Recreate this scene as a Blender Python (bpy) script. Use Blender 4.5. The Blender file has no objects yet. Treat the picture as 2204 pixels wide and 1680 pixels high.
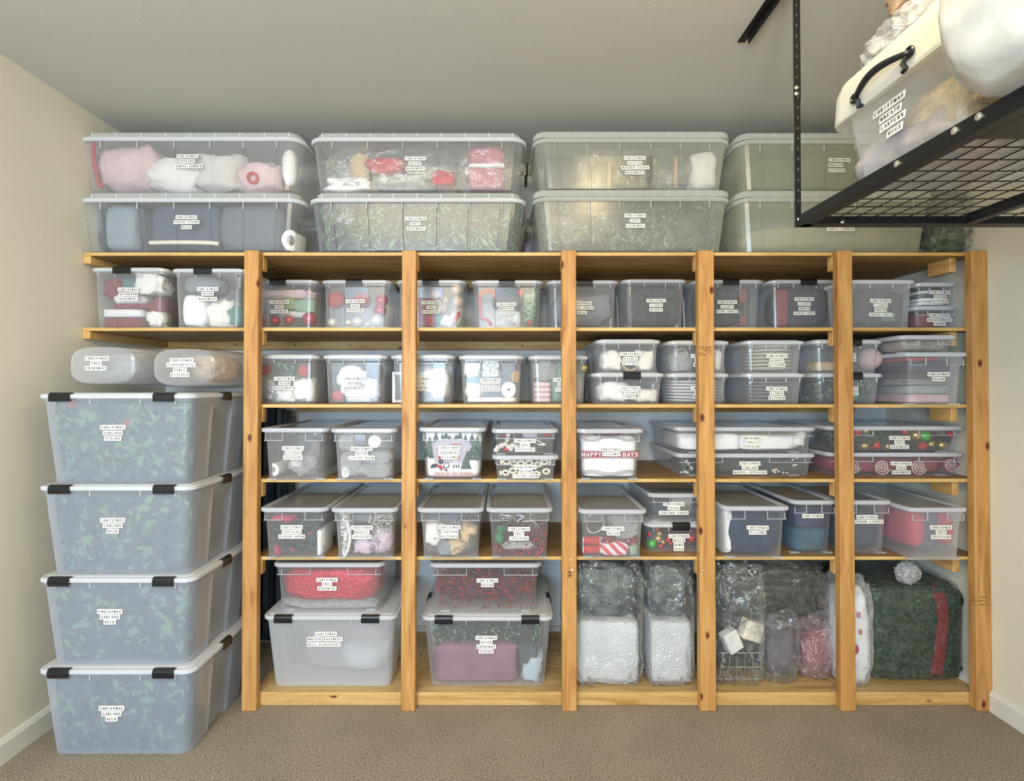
import bpy, math, random
from mathutils import Vector, Matrix, noise
R = random.Random(7)
SC = bpy.context.scene
COL = SC.collection
# ------------------------------------------------------------------ camera
F_PX, CAM_Y, CAM_Z, TH = 1100.0, -2.2, 1.39, 0.0125
PPX, PPY = 1085.0, 830.0 - F_PX * math.tan(TH)
cam_d = bpy.data.cameras.new('camera'); cam = bpy.data.objects.new('camera', cam_d); COL.objects.link(cam)
cam.location = (0, CAM_Y, CAM_Z); cam.rotation_euler = (math.pi / 2 + TH, 0, 0)
cam_d.sensor_width = 36.0; cam_d.lens = 36.0 * F_PX / 2204.0
cam_d.shift_x = (1102 - PPX) / 2204.0; cam_d.shift_y = (PPY - 840.0) / 2204.0
cam_d.clip_start = 0.02
SC.camera = cam
# ------------------------------------------------------------------ world, exposure, large lights
SC.view_settings.view_transform = 'Standard'; SC.view_settings.look = 'None'
SC.view_settings.exposure = 0.42; SC.view_settings.gamma = 1.0; SC.view_settings.use_curve_mapping = False
SC.cycles.transparent_max_bounces = 40; SC.cycles.max_bounces = 8; SC.cycles.diffuse_bounces = 4
SC.cycles.glossy_bounces = 3; SC.cycles.sample_clamp_indirect = 4.0; SC.cycles.use_denoising = True
SC.cycles.caustics_reflective = False; SC.cycles.caustics_refractive = False
W = bpy.data.worlds.new('world'); SC.world = W; W.use_nodes = True
W.node_tree.nodes['Background'].inputs[0].default_value = (0.75, 0.85, 1.0, 1); W.node_tree.nodes['Background'].inputs[1].default_value = 0.35
def area(name, loc, size, size_y, power, color, target, spread=180):
    l = bpy.data.lights.new(name, 'AREA'); l.shape = 'RECTANGLE'; l.size = size; l.size_y = size_y
    l.energy = power; l.color = color; l.spread = math.radians(spread)
    o = bpy.data.objects.new(name, l); COL.objects.link(o); o.location = loc
    o.rotation_euler = (Vector(target) - Vector(loc)).to_track_quat('-Z', 'Y').to_euler()
    return o
area('daylight_window', (-1.1, -4.1, 1.35), 1.9, 1.3, 112, (0.58, 0.77, 1.0), (-0.7, 0, 0.6))
area('overhead_fill', (-0.35, -2.7, 2.56), 2.2, 1.2, 82, (1.0, 0.85, 0.60), (0.0, -1.6, 0.0))  # unseen fill panel, added to light bin fronts and floor from above
BULB = (0.62, -1.35, 2.45)

def P(px, py, Y):
    """world point on the vertical plane at depth Y seen at pixel px, py"""
    rx, ry = px - PPX, PPY - py
    dx, dy, dz = rx, F_PX * math.cos(TH) - ry * math.sin(TH), F_PX * math.sin(TH) + ry * math.cos(TH)
    t = (Y - CAM_Y) / dy
    return Vector((dx * t, Y, CAM_Z + dz * t))
def MPP(Y): return (Y - CAM_Y) / F_PX

# ------------------------------------------------------------------ objects
def tag(o, label=None, cat=None, group=None, kind=None):
    if label: o['label'] = label
    if cat: o['category'] = cat
    if group: o['group'] = group
    if kind: o['kind'] = kind
    return o
def empty(name, loc, label=None, cat=None, group=None, kind=None, rz=0):
    o = bpy.data.objects.new(name, None); COL.objects.link(o); o.location = loc; o.rotation_euler.z = rz
    o.empty_display_size = 0.05
    return tag(o, label, cat, group, kind)
class MB:
    def __init__(s): s.v = []; s.f = []; s.m = []
    def add(s, vs, fs, mi=0):
        b = len(s.v); s.v += [tuple(v) for v in vs]; s.f += [tuple(b + i for i in f) for f in fs]; s.m += [mi] * len(fs)
    def box(s, a, b, mi=0, bev=0.0):
        x0, y0, z0 = a; x1, y1, z1 = b
        if bev <= 0:
            s.add([(x0,y0,z0),(x1,y0,z0),(x1,y1,z0),(x0,y1,z0),(x0,y0,z1),(x1,y0,z1),(x1,y1,z1),(x0,y1,z1)],
                  [(0,3,2,1),(4,5,6,7),(0,1,5,4),(1,2,6,5),(2,3,7,6),(3,0,4,7)], mi)
        else:
            vs = []; e = bev
            for X, sx in ((x0,1),(x1,-1)):
                for Y, sy in ((y0,1),(y1,-1)):
                    for Z, sz in ((z0,1),(z1,-1)):
                        vs += [(X+sx*e,Y+sy*e,Z),(X+sx*e,Y,Z+sz*e),(X,Y+sy*e,Z+sz*e)]
            def i(x,y,z,k): return ((x*2+y)*2+z)*3+k
            fs = [(i(0,0,0,0),i(0,1,0,0),i(1,1,0,0),i(1,0,0,0)),(i(0,0,1,0),i(1,0,1,0),i(1,1,1,0),i(0,1,1,0)),
                  (i(0,0,0,1),i(1,0,0,1),i(1,0,1,1),i(0,0,1,1)),(i(0,1,0,1),i(0,1,1,1),i(1,1,1,1),i(1,1,0,1)),
                  (i(0,0,0,2),i(0,0,1,2),i(0,1,1,2),i(0,1,0,2)),(i(1,0,0,2),i(1,1,0,2),i(1,1,1,2),i(1,0,1,2))]
            for y in (0,1):
                for z in (0,1): fs.append((i(0,y,z,0),i(1,y,z,0),i(1,y,z,1),i(0,y,z,1)) if (y==0)==(z==0) else (i(0,y,z,1),i(1,y,z,1),i(1,y,z,0),i(0,y,z,0)))
            for x in (0,1):
                for z in (0,1): fs.append((i(x,0,z,0),i(x,0,z,2),i(x,1,z,2),i(x,1,z,0)) if (x==0)==(z==0) else (i(x,1,z,0),i(x,1,z,2),i(x,0,z,2),i(x,0,z,0)))
                for y in (0,1): fs.append((i(x,y,0,1),i(x,y,0,2),i(x,y,1,2),i(x,y,1,1)))
            for x in (0,1):
                for y in (0,1):
                    for z in (0,1): fs.append((i(x,y,z,0),i(x,y,z,1),i(x,y,z,2)))
            s.add(vs, fs, mi)
        return s
    def tube(s, pts, r, n=6, mi=0, closed=False, caps=True):
        pts = [Vector(p) for p in pts]; N = len(pts); rs = r if isinstance(r, (list, tuple)) else [r] * N
        b = []; up = None
        for k, p in enumerate(pts):
            a = pts[(k-1) % N] if (k > 0 or closed) else p; c = pts[(k+1) % N] if (k < N-1 or closed) else p
            t = (c - a).normalized() if (c - a).length > 1e-9 else Vector((0,0,1))
            if up is None: up = t.orthogonal().normalized()
            else:
                up = up - t * up.dot(t)
                up = up.normalized() if up.length > 1e-6 else t.orthogonal().normalized()
            sd = t.cross(up)
            b += [p + (up * math.cos(2*math.pi*j/n) + sd * math.sin(2*math.pi*j/n)) * rs[k] for j in range(n)]
        fs = []
        for k in range(N if closed else N-1):
            k2 = (k+1) % N
            for j in range(n): fs.append((k*n+j, k*n+(j+1)%n, k2*n+(j+1)%n, k2*n+j))
        if not closed and caps: fs += [tuple(range(n-1,-1,-1)), tuple((N-1)*n+j for j in range(n))]
        s.add(b, fs, mi); return s
    def loft(s, rings, cap0=False, cap1=False, mi=0, close=False):
        n = len(rings[0]); vs = [p for r in rings for p in r]; fs = []
        M = len(rings)
        for k in range(M if close else M-1):
            k2 = (k+1) % M
            for j in range(n): fs.append((k*n+j, k*n+(j+1)%n, k2*n+(j+1)%n, k2*n+j))
        if cap0: fs.append(tuple(range(n-1,-1,-1)))
        if cap1: fs.append(tuple((M-1)*n+j for j in range(n)))
        s.add(vs, fs, mi); return s
    def lathe(s, prof, n=16, c=(0,0,0), axis='z', mi=0):
        rings = []
        for r, h in prof:
            ring = []
            for j in range(n):
                a = 2*math.pi*j/n; q = (r*math.cos(a), r*math.sin(a), h)
                if axis == 'y': q = (q[0], h, q[1])
                if axis == 'x': q = (h, q[0], q[1])
                ring.append((q[0]+c[0], q[1]+c[1], q[2]+c[2]))
            rings.append(ring)
        s.loft(rings, True, True, mi); return s
    def mesh(s, name, mats, smooth=False):
        me = bpy.data.meshes.new(name); me.from_pydata(s.v, [], s.f)
        for m in (mats if isinstance(mats, (list, tuple)) else [mats]): me.materials.append(m)
        if any(s.m): me.polygons.foreach_set('material_index', s.m)
        if smooth: me.polygons.foreach_set('use_smooth', [True] * len(me.polygons))
        me.update(); return me
    def build(s, name, mats, parent=None, smooth=False, loc=None):
        return put(name, s.mesh(name, mats, smooth), parent, loc)
def put(name, me, parent=None, loc=None, rot=None, scl=None):
    o = bpy.data.objects.new(name, me); COL.objects.link(o)
    if parent: o.parent = parent
    if loc is not None: o.location = loc
    if rot is not None: o.rotation_euler = rot
    if scl is not None: o.scale = scl
    return o

# ------------------------------------------------------------------ materials
def c3(h, a=1.0):
    """sRGB 0-255 triple to linear"""
    return tuple(((v/255)/12.92 if v/255 <= 0.04045 else ((v/255+0.055)/1.055)**2.4) for v in h) + (a,)
def nm(name):
    m = bpy.data.materials.new(name); m.use_nodes = True; nt = m.node_tree; nt.nodes.clear()
    out = nt.nodes.new('ShaderNodeOutputMaterial'); return m, nt, out
def N(nt, t, **kw):
    n = nt.nodes.new(t)
    for k, v in kw.items():
        if k.startswith('i_'):
            key = k[2:].replace('_', ' ')
            n.inputs[int(key) if key.isdigit() else key].default_value = v
        else: setattr(n, k, v)
    return n
def ramp(nt, stops):
    r = nt.nodes.new('ShaderNodeValToRGB'); e = r.color_ramp.elements
    while len(e) < len(stops): e.new(0.5)
    for k, (p, c) in enumerate(stops): e[k].position = p; e[k].color = c
    return r
def plain(name, col, rough=0.6, metal=0.0, bump=0.0, bscale=60, var=0.0, vscale=8, coat=0.0, sheen=0.0, spec=0.5):
    m, nt, out = nm(name); b = N(nt, 'ShaderNodeBsdfPrincipled'); nt.links.new(b.outputs[0], out.inputs[0])
    b.inputs['Base Color'].default_value = c3(col); b.inputs['Roughness'].default_value = rough; b.inputs['Metallic'].default_value = metal
    b.inputs['Coat Weight'].default_value = coat; b.inputs['Sheen Weight'].default_value = sheen; b.inputs['Specular IOR Level'].default_value = spec
    tc = N(nt, 'ShaderNodeTexCoord')
    if var > 0:
        n = N(nt, 'ShaderNodeTexNoise', i_Scale=vscale, i_Detail=4.0); nt.links.new(tc.outputs['Object'], n.inputs['Vector'])
        lo = tuple(max(0, v*(1-var)) for v in col); hi = tuple(min(255, v*(1+var)) for v in col)
        r = ramp(nt, [(0.3, c3(lo)), (0.7, c3(hi))]); nt.links.new(n.outputs['Fac'], r.inputs[0]); nt.links.new(r.outputs[0], b.inputs['Base Color'])
    if bump > 0:
        n2 = N(nt, 'ShaderNodeTexNoise', i_Scale=bscale, i_Detail=3.0); nt.links.new(tc.outputs['Object'], n2.inputs['Vector'])
        bp = N(nt, 'ShaderNodeBump', i_Strength=bump, i_Distance=0.01); nt.links.new(n2.outputs['Fac'], bp.inputs['Height']); nt.links.new(bp.outputs[0], b.inputs['Normal'])
    return m
def plastic(name, haze, col=(240,242,246), rough=0.22, wav=0.0, wscale=18, gl=1.0, hnoise=0.0, tint=(1,1,1,1)):
    """thin translucent sheet: optical depth grows at grazing angles"""
    m, nt, out = nm(name); L = nt.links.new
    lw = N(nt, 'ShaderNodeLayerWeight', i_Blend=0.5)
    cs = N(nt, 'ShaderNodeMath', operation='SUBTRACT', i_0=1.0); L(lw.outputs['Facing'], cs.inputs[1])
    mx = N(nt, 'ShaderNodeMath', operation='MAXIMUM', i_1=0.16); L(cs.outputs[0], mx.inputs[0])
    inv = N(nt, 'ShaderNodeMath', operation='DIVIDE', i_0=1.0); L(mx.outputs[0], inv.inputs[1])
    pw = N(nt, 'ShaderNodeMath', operation='POWER', i_0=1.0 - haze); L(inv.outputs[0], pw.inputs[1])
    fac = pw.outputs[0]
    tc = N(nt, 'ShaderNodeTexCoord')
    if hnoise > 0:
        hn = N(nt, 'ShaderNodeTexNoise', i_Scale=wscale, i_Detail=5.0, i_Distortion=1.5); L(tc.outputs['Object'], hn.inputs['Vector'])
        mr = N(nt, 'ShaderNodeMapRange', i_1=0.35, i_2=0.75, i_3=1.0, i_4=1.0 - hnoise); L(hn.outputs['Fac'], mr.inputs[0])
        mm = N(nt, 'ShaderNodeMath', operation='MULTIPLY'); L(fac, mm.inputs[0]); L(mr.outputs[0], mm.inputs[1]); fac = mm.outputs[0]
    df = N(nt, 'ShaderNodeBsdfDiffuse', i_Color=c3(col)); tl = N(nt, 'ShaderNodeBsdfTranslucent', i_Color=c3(col))
    m1 = N(nt, 'ShaderNodeMixShader', i_0=0.25); L(df.outputs[0], m1.inputs[1]); L(tl.outputs[0], m1.inputs[2])
    tr = N(nt, 'ShaderNodeBsdfTransparent', i_Color=tint)
    m2 = N(nt, 'ShaderNodeMixShader'); L(fac, m2.inputs[0]); L(m1.outputs[0], m2.inputs[1]); L(tr.outputs[0], m2.inputs[2])
    p5 = N(nt, 'ShaderNodeMath', operation='POWER', i_1=4.0); L(lw.outputs['Facing'], p5.inputs[0])
    ml = N(nt, 'ShaderNodeMath', operation='MULTIPLY_ADD', i_1=0.75*gl, i_2=0.05*gl); L(p5.outputs[0], ml.inputs[0])
    gs = N(nt, 'ShaderNodeBsdfGlossy', i_Roughness=rough, i_Color=(1,1,1,1))
    m3 = N(nt, 'ShaderNodeMixShader'); L(ml.outputs[0], m3.inputs[0]); L(m2.outputs[0], m3.inputs[1]); L(gs.outputs[0], m3.inputs[2])
    if wav > 0:
        n2 = N(nt, 'ShaderNodeTexNoise', i_Scale=wscale, i_Detail=3.0, i_Distortion=0.6); L(tc.outputs['Object'], n2.inputs['Vector'])
        bp = N(nt, 'ShaderNodeBump', i_Strength=wav, i_Distance=0.02); L(n2.outputs['Fac'], bp.inputs['Height'])
        L(bp.outputs[0], gs.inputs['Normal']); L(bp.outputs[0], df.inputs['Normal'])
    L(m3.outputs[0], out.inputs[0]); return m
def wood(name, base, dark, light, axis='z', knots=True, rough=0.55, gscale=1.0):
    m, nt, out = nm(name); L = nt.links.new
    b = N(nt, 'ShaderNodeBsdfPrincipled', i_Roughness=rough); L(b.outputs[0], out.inputs[0])
    tc = N(nt, 'ShaderNodeTexCoord'); oi = N(nt, 'ShaderNodeObjectInfo')
    ofs = N(nt, 'ShaderNodeVectorMath', operation='SCALE'); ofs.inputs[0].default_value = (13.1, 7.7, 9.3); L(oi.outputs['Random'], ofs.inputs['Scale'])
    ad = N(nt, 'ShaderNodeVectorMath', operation='ADD'); L(tc.outputs['Object'], ad.inputs[0]); L(ofs.outputs[0], ad.inputs[1])
    sc = {'z': (9, 9, 0.9), 'x': (0.9, 9, 9), 'y': (9, 0.9, 9)}[axis]
    mp = N(nt, 'ShaderNodeMapping'); mp.inputs['Scale'].default_value = tuple(v*gscale for v in sc); L(ad.outputs[0], mp.inputs[0])
    n1 = N(nt, 'ShaderNodeTexNoise', i_Scale=3.0, i_Detail=6.0, i_Roughness=0.62, i_Distortion=0.7); L(mp.outputs[0], n1.inputs['Vector'])
    r1 = ramp(nt, [(0.30, c3(dark)), (0.48, c3(base)), (0.72, c3(light))]); L(n1.outputs['Fac'], r1.inputs[0])
    colo = r1.outputs[0]
    if knots:
        mk = N(nt, 'ShaderNodeMapping'); mk.inputs['Scale'].default_value = {'z': (9.5, 9.5, 5.2), 'x': (5.2, 9.5, 9.5), 'y': (9.5, 5.2, 9.5)}[axis]; L(ad.outputs[0], mk.inputs[0])
        vo = N(nt, 'ShaderNodeTexVoronoi', i_Scale=1.0, i_Randomness=1.0); L(mk.outputs[0], vo.inputs['Vector'])
        r2 = ramp(nt, [(0.0, c3((84,44,18))), (0.06, c3((140,86,46))), (0.12, (1,1,1,1))]); L(vo.outputs['Distance'], r2.inputs[0])
        mu = N(nt, 'ShaderNodeMix', data_type='RGBA', blend_type='MULTIPLY', i_0=1.0); L(colo, mu.inputs[6]); L(r2.outputs[0], mu.inputs[7]); colo = mu.outputs[2]
    L(colo, b.inputs['Base Color'])
    bp = N(nt, 'ShaderNodeBump', i_Strength=0.12, i_Distance=0.004); L(n1.outputs['Fac'], bp.inputs['Height']); L(bp.outputs[0], b.inputs['Normal'])
    return m
_mc = {}
def M(key, fn, *a, **k):
    if key not in _mc: _mc[key] = fn(key, *a, **k)
    return _mc[key]
def col(name, rgb, **k): return M(name, plain, rgb, **k)
# ================================================================== room shell
XL, XR = P(158, 830, 0).x, P(2137, 1500, 0).x
YB, YF, ZC = 0.603, -4.3, 2.612
wallm = plain('painted_wall', (230,225,208), 0.85, bump=0.08, bscale=260)
ceilm = plain('painted_ceiling', (206,203,194), 0.9, bump=0.06, bscale=200)
whitem = plain('white_trim_paint', (226,224,216), 0.5)
def carpet():
    m, nt, out = nm('brown_carpet'); L = nt.links.new
    b = N(nt, 'ShaderNodeBsdfPrincipled', i_Roughness=0.95); b.inputs['Sheen Weight'].default_value = 0.2; L(b.outputs[0], out.inputs[0])
    tc = N(nt, 'ShaderNodeTexCoord')
    n1 = N(nt, 'ShaderNodeTexNoise', i_Scale=190.0, i_Detail=3.0, i_Roughness=0.7); L(tc.outputs['Object'], n1.inputs['Vector'])
    n3 = N(nt, 'ShaderNodeTexNoise', i_Scale=3.0, i_Detail=2.0); L(tc.outputs['Object'], n3.inputs['Vector'])
    r = ramp(nt, [(0.33, c3((84,72,58))), (0.5, c3((150,134,112))), (0.66, c3((208,192,168)))]); L(n1.outputs['Fac'], r.inputs[0])
    r3 = ramp(nt, [(0.3, (0.86,0.86,0.86,1)), (0.7, (1.08,1.08,1.08,1))]); L(n3.outputs['Fac'], r3.inputs[0])
    mu = N(nt, 'ShaderNodeMix', data_type='RGBA', blend_type='MULTIPLY', i_0=1.0); L(r.outputs[0], mu.inputs[6]); L(r3.outputs[0], mu.inputs[7]); L(mu.outputs[2], b.inputs['Base Color'])
    bp = N(nt, 'ShaderNodeBump', i_Strength=0.9, i_Distance=0.008); L(n1.outputs['Fac'], bp.inputs['Height']); L(bp.outputs[0], b.inputs['Normal'])
    return m
def struct(name, a, b, m, **k):
    o = MB().box(a, b).build(name, m); o['kind'] = 'structure'
    if k.get('label'): o['label'] = k['label']
    return o
struct('floor', (XL-.1, YF-.1, -.08), (XR+.1, YB+.1, 0), carpet())
struct('ceiling', (XL-.1, YF-.1, ZC), (XR+.1, YB+.1, ZC+.08), ceilm)
struct('wall_left', (XL-.1, YF, 0), (XL, YB, ZC), wallm)
struct('wall_right', (XR, YF, 0), (XR+.1, YB, ZC), wallm)
struct('wall_back', (XL-.1, YB, 0), (XR+.1, YB+.1, ZC), plain('white_back_wall', (232,234,232), 0.8))
struct('wall_front', (XL-.1, YF-.1, 0), (XR+.1, YF, ZC), wallm)
def base_profile(x, s):
    return [[(x, y, 0), (x+s*.014, y, 0), (x+s*.014, y, .072), (x+s*.006, y, .088), (x, y, .09)] for y in (YF, YB)]
for nme, x, s in (('baseboard_left', XL, 1), ('baseboard_right', XR, -1)):
    m = MB(); a, b = base_profile(x, s); m.loft([a, b], True, True); o = m.build(nme, whitem); o['kind'] = 'structure'
o = MB().box((XL, YB-.014, 0), (XR, YB, .085)).build('baseboard_back', whitem); o['kind'] = 'structure'
# ceiling bulb (gives the warm light)
blb = empty('ceiling_lamp', (BULB[0], BULB[1], ZC), 'round white ceiling lamp with a glowing warm globe', 'lamp')
em, nt, out = nm('warm_glow'); e = N(nt, 'ShaderNodeEmission', i_Strength=30.0, i_Color=(1.0, 0.80, 0.42, 1)); nt.links.new(e.outputs[0], out.inputs[0])
MB().lathe([(.045, 0), (.045, -.03), (.02, -.04)], 20).build('base', whitem, blb)
MB().lathe([(.018, -.04), (.034, -.06), (.045, -.09), (.045, -.11), (.032, -.138), (.004, -.15)], 20).build('globe', em, blb, True)
pl = bpy.data.lights.new('warm_bulb', 'POINT'); pl.energy = 7; pl.color = (1.0, 0.80, 0.45); pl.shadow_soft_size = 0.05
po = bpy.data.objects.new('warm_bulb', pl); COL.objects.link(po); po.location = (BULB[0], BULB[1], ZC-.21)
# wall outlet on back wall
def outlet(px, py):
    c = P(px, py, YB-.004); t = empty('wall_outlet', c, 'white plastic wall outlet on the back wall behind the second bay', 'outlet')
    MB().box((-.036, -.003, -.057), (.036, .004, .057), 0, .002).build('cover_plate', whitem, t)
    m = MB()
    for dz in (.02, -.02):
        m.box((-.016, -.006, dz-.013), (.016, -.003, dz+.013), 0, .001)
    m.build('socket_face', col('outlet_face', (206,206,200), rough=0.4), t)
    s = MB()
    for dz in (.02, -.02):
        for dx in (-.006, .006): s.box((dx-.001, -.0066, dz-.004), (dx+.001, -.006, dz+.004))
    so = s.build('socket_slots', col('slot_black', (15,15,15)), t); so['kind'] = 'stuff'
outlet(903, 1042)
# ================================================================== wooden shelving
SY = 0.040
sh_px = [543, 704.6, 869.6, 1030, 1197, 1489]
SZ = [P(1085, y, SY).z for y in sh_px]
TH_PLY = 0.0145
rack = empty('wooden_shelving', (0, SY, 0), 'tall pine storage shelving of six posts and plywood shelves along the back wall', 'shelving')
w_post = wood('pine_post', (194,142,80), (158,106,52), (214,166,104), 'z')
w_ply = wood('plywood', (160,124,74), (128,96,54), (184,148,96), 'x', knots=False)  # colour darkened to carry the shade under the shelves
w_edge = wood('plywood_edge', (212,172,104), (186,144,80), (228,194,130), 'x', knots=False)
w_plyl = wood('plywood_unshaded', (196,164,112), (170,136,86), (214,184,132), 'x', knots=False)  # same board for the base shelf, without the painted-in shade
w_beam = wood('pine_beam', (200,160,96), (168,122,64), (220,184,124), 'x')
w_cleat = wood('pine_cleat', (214,170,106), (176,128,70), (230,190,130), 'y', knots=False)
posts = [(525,556.5),(865,895.5),(1209,1240),(1503,1537),(1803.5,1835),(2092,2126)]
PX = []
for a, b in posts:
    x0, x1 = P(a, 545, 0).x, P(b, 545, 0).x; PX.append((x0, x1))
    zt = P(1085, 538, 0).z
    m = MB().box((x0, -SY, 0), (x1, -.002, zt), 0, .003); m.build('post', w_post, rack)
XS0 = XL + .004; XS1 = XR - .004
bay_x = [XS0] + [ (a+b)/2 for a, b in PX[:5]] + [XS1]
for k, z in enumerate(SZ):
    for i in range(6):
        if i == 0 and k >= 2: continue
        x0, x1 = bay_x[i], bay_x[i+1]-.0015
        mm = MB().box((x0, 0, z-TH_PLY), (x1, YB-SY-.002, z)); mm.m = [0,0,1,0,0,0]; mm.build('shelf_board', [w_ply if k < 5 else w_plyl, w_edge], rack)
CZ = .064
for k, z in enumerate(SZ[:5]):
    zt = z - TH_PLY - .0005
    for i, (a, b) in enumerate(PX):
        if i == 5: continue
        MB().box((a+.001, .002, zt-CZ), (b+.003 if i < 3 else b-.002, .036, zt), 0, .002).build('cleat', w_cleat, rack)
    if k < 2: MB().box((XL+.002, 0, zt-.034), (XL+.036, YB-SY-.045, zt), 0, .002).build('cleat', w_cleat, rack)
    MB().box((PX[5][0]-.035, .03, zt-CZ), (PX[5][0]-.006, .15, zt), 0, .002).build('cleat', w_cleat, rack)
    MB().box((XL+.004 if k < 2 else PX[0][0], YB-SY-.042, zt-.046), (XR-.19, YB-SY-.004, zt), 0, .002).build('ledger_board', w_beam, rack)
# nail / screw heads in the ledger under the second shelf
m = MB(); zt = SZ[1]-TH_PLY-.022
for px in (507,636,753,1124,1238,1390,1620):
    p = P(px, 742, YB-.042); m.lathe([(.004, 0), (.004, .0008)], 8, (p.x, YB-SY-.0432, p.z), 'y')
o = m.build('screw_heads', col('screw_black', (20,16,14)), rack); o['kind'] = 'stuff'
# base kick beam per bay
for i in range(5):
    MB().box((PX[i][1]-.01 if i else PX[0][1]-.012, .0, 0), (PX[i+1][0]+.01, .038, SZ[5]-TH_PLY-.001), 0, .003).build('base_beam', w_beam, rack)
# stamped grade marks on two posts
stm = col('stamp_ink', (120,78,40), rough=0.8)
def stamp(px0, px1, py0, py1, rows, seed):
    rr = random.Random(seed); m = MB()
    for r in range(rows):
        y = py0 + (py1-py0)*(r+.5)/rows; x = px0
        while x < px1:
            w = rr.uniform(1.2, 4); a = P(x, y-1.2, -.0006); b = P(min(px1, x+w), y+1.2, -.0006)
            if rr.random() < .8: m.box((a.x, -SY-.0006, b.z), (b.x, -SY-.0001, a.z))
            x += w + 1.4
    o = m.build('grade_stamp', stm, rack); o['kind'] = 'stuff'
stamp(1505, 1533, 744, 765, 5, 3); stamp(2094, 2124, 1281, 1304, 3, 5)
# wisps of clear packing tape left on two posts
tpm = M('tape_white', plain, (236,236,232), rough=0.3)
for k, (px, py) in enumerate([(1512,1203),(1510,1217),(1511,1226),(1510,1234),(1509,1290),(1509,1314),(1228,1204),(1232,1216),(1230,1226),(1225,1234),(1223,1272)]):
    p = P(px, py, 0); m = MB(); w = R.uniform(.006, .018)
    m.add([(p.x-w/2, -SY-.0008, p.z), (p.x+w/2, -SY-.0015, p.z+R.uniform(-.003,.004)), (p.x+w/2, -SY-.0009, p.z-.0025), (p.x-w/2, -SY-.0003, p.z-.002)], [(0,1,2,3)])
    m.build('tape_scrap', tpm, rack)
# dark ribbed folded panels standing behind the first bay
t = empty('folding_table', (P(590,1000,.5).x, .5, 0), 'dark grey folding table with ribbed panels standing on end behind the first bay', 'panel')
dk = col('dark_panel', (58,64,70), rough=0.45, var=.2); dk2 = col('dark_panel_edge', (30,34,38), rough=0.4)
x0 = P(556, 1000, .50).x
for k in range(5):
    a = x0 + k*.034 - t.location.x
    MB().box((a, -.03+.008*(k % 2), .065), (a+.031, .03, 1.30-.01*k), 0, .004).build('panel', dk if k % 2 else dk2, t)
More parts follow.
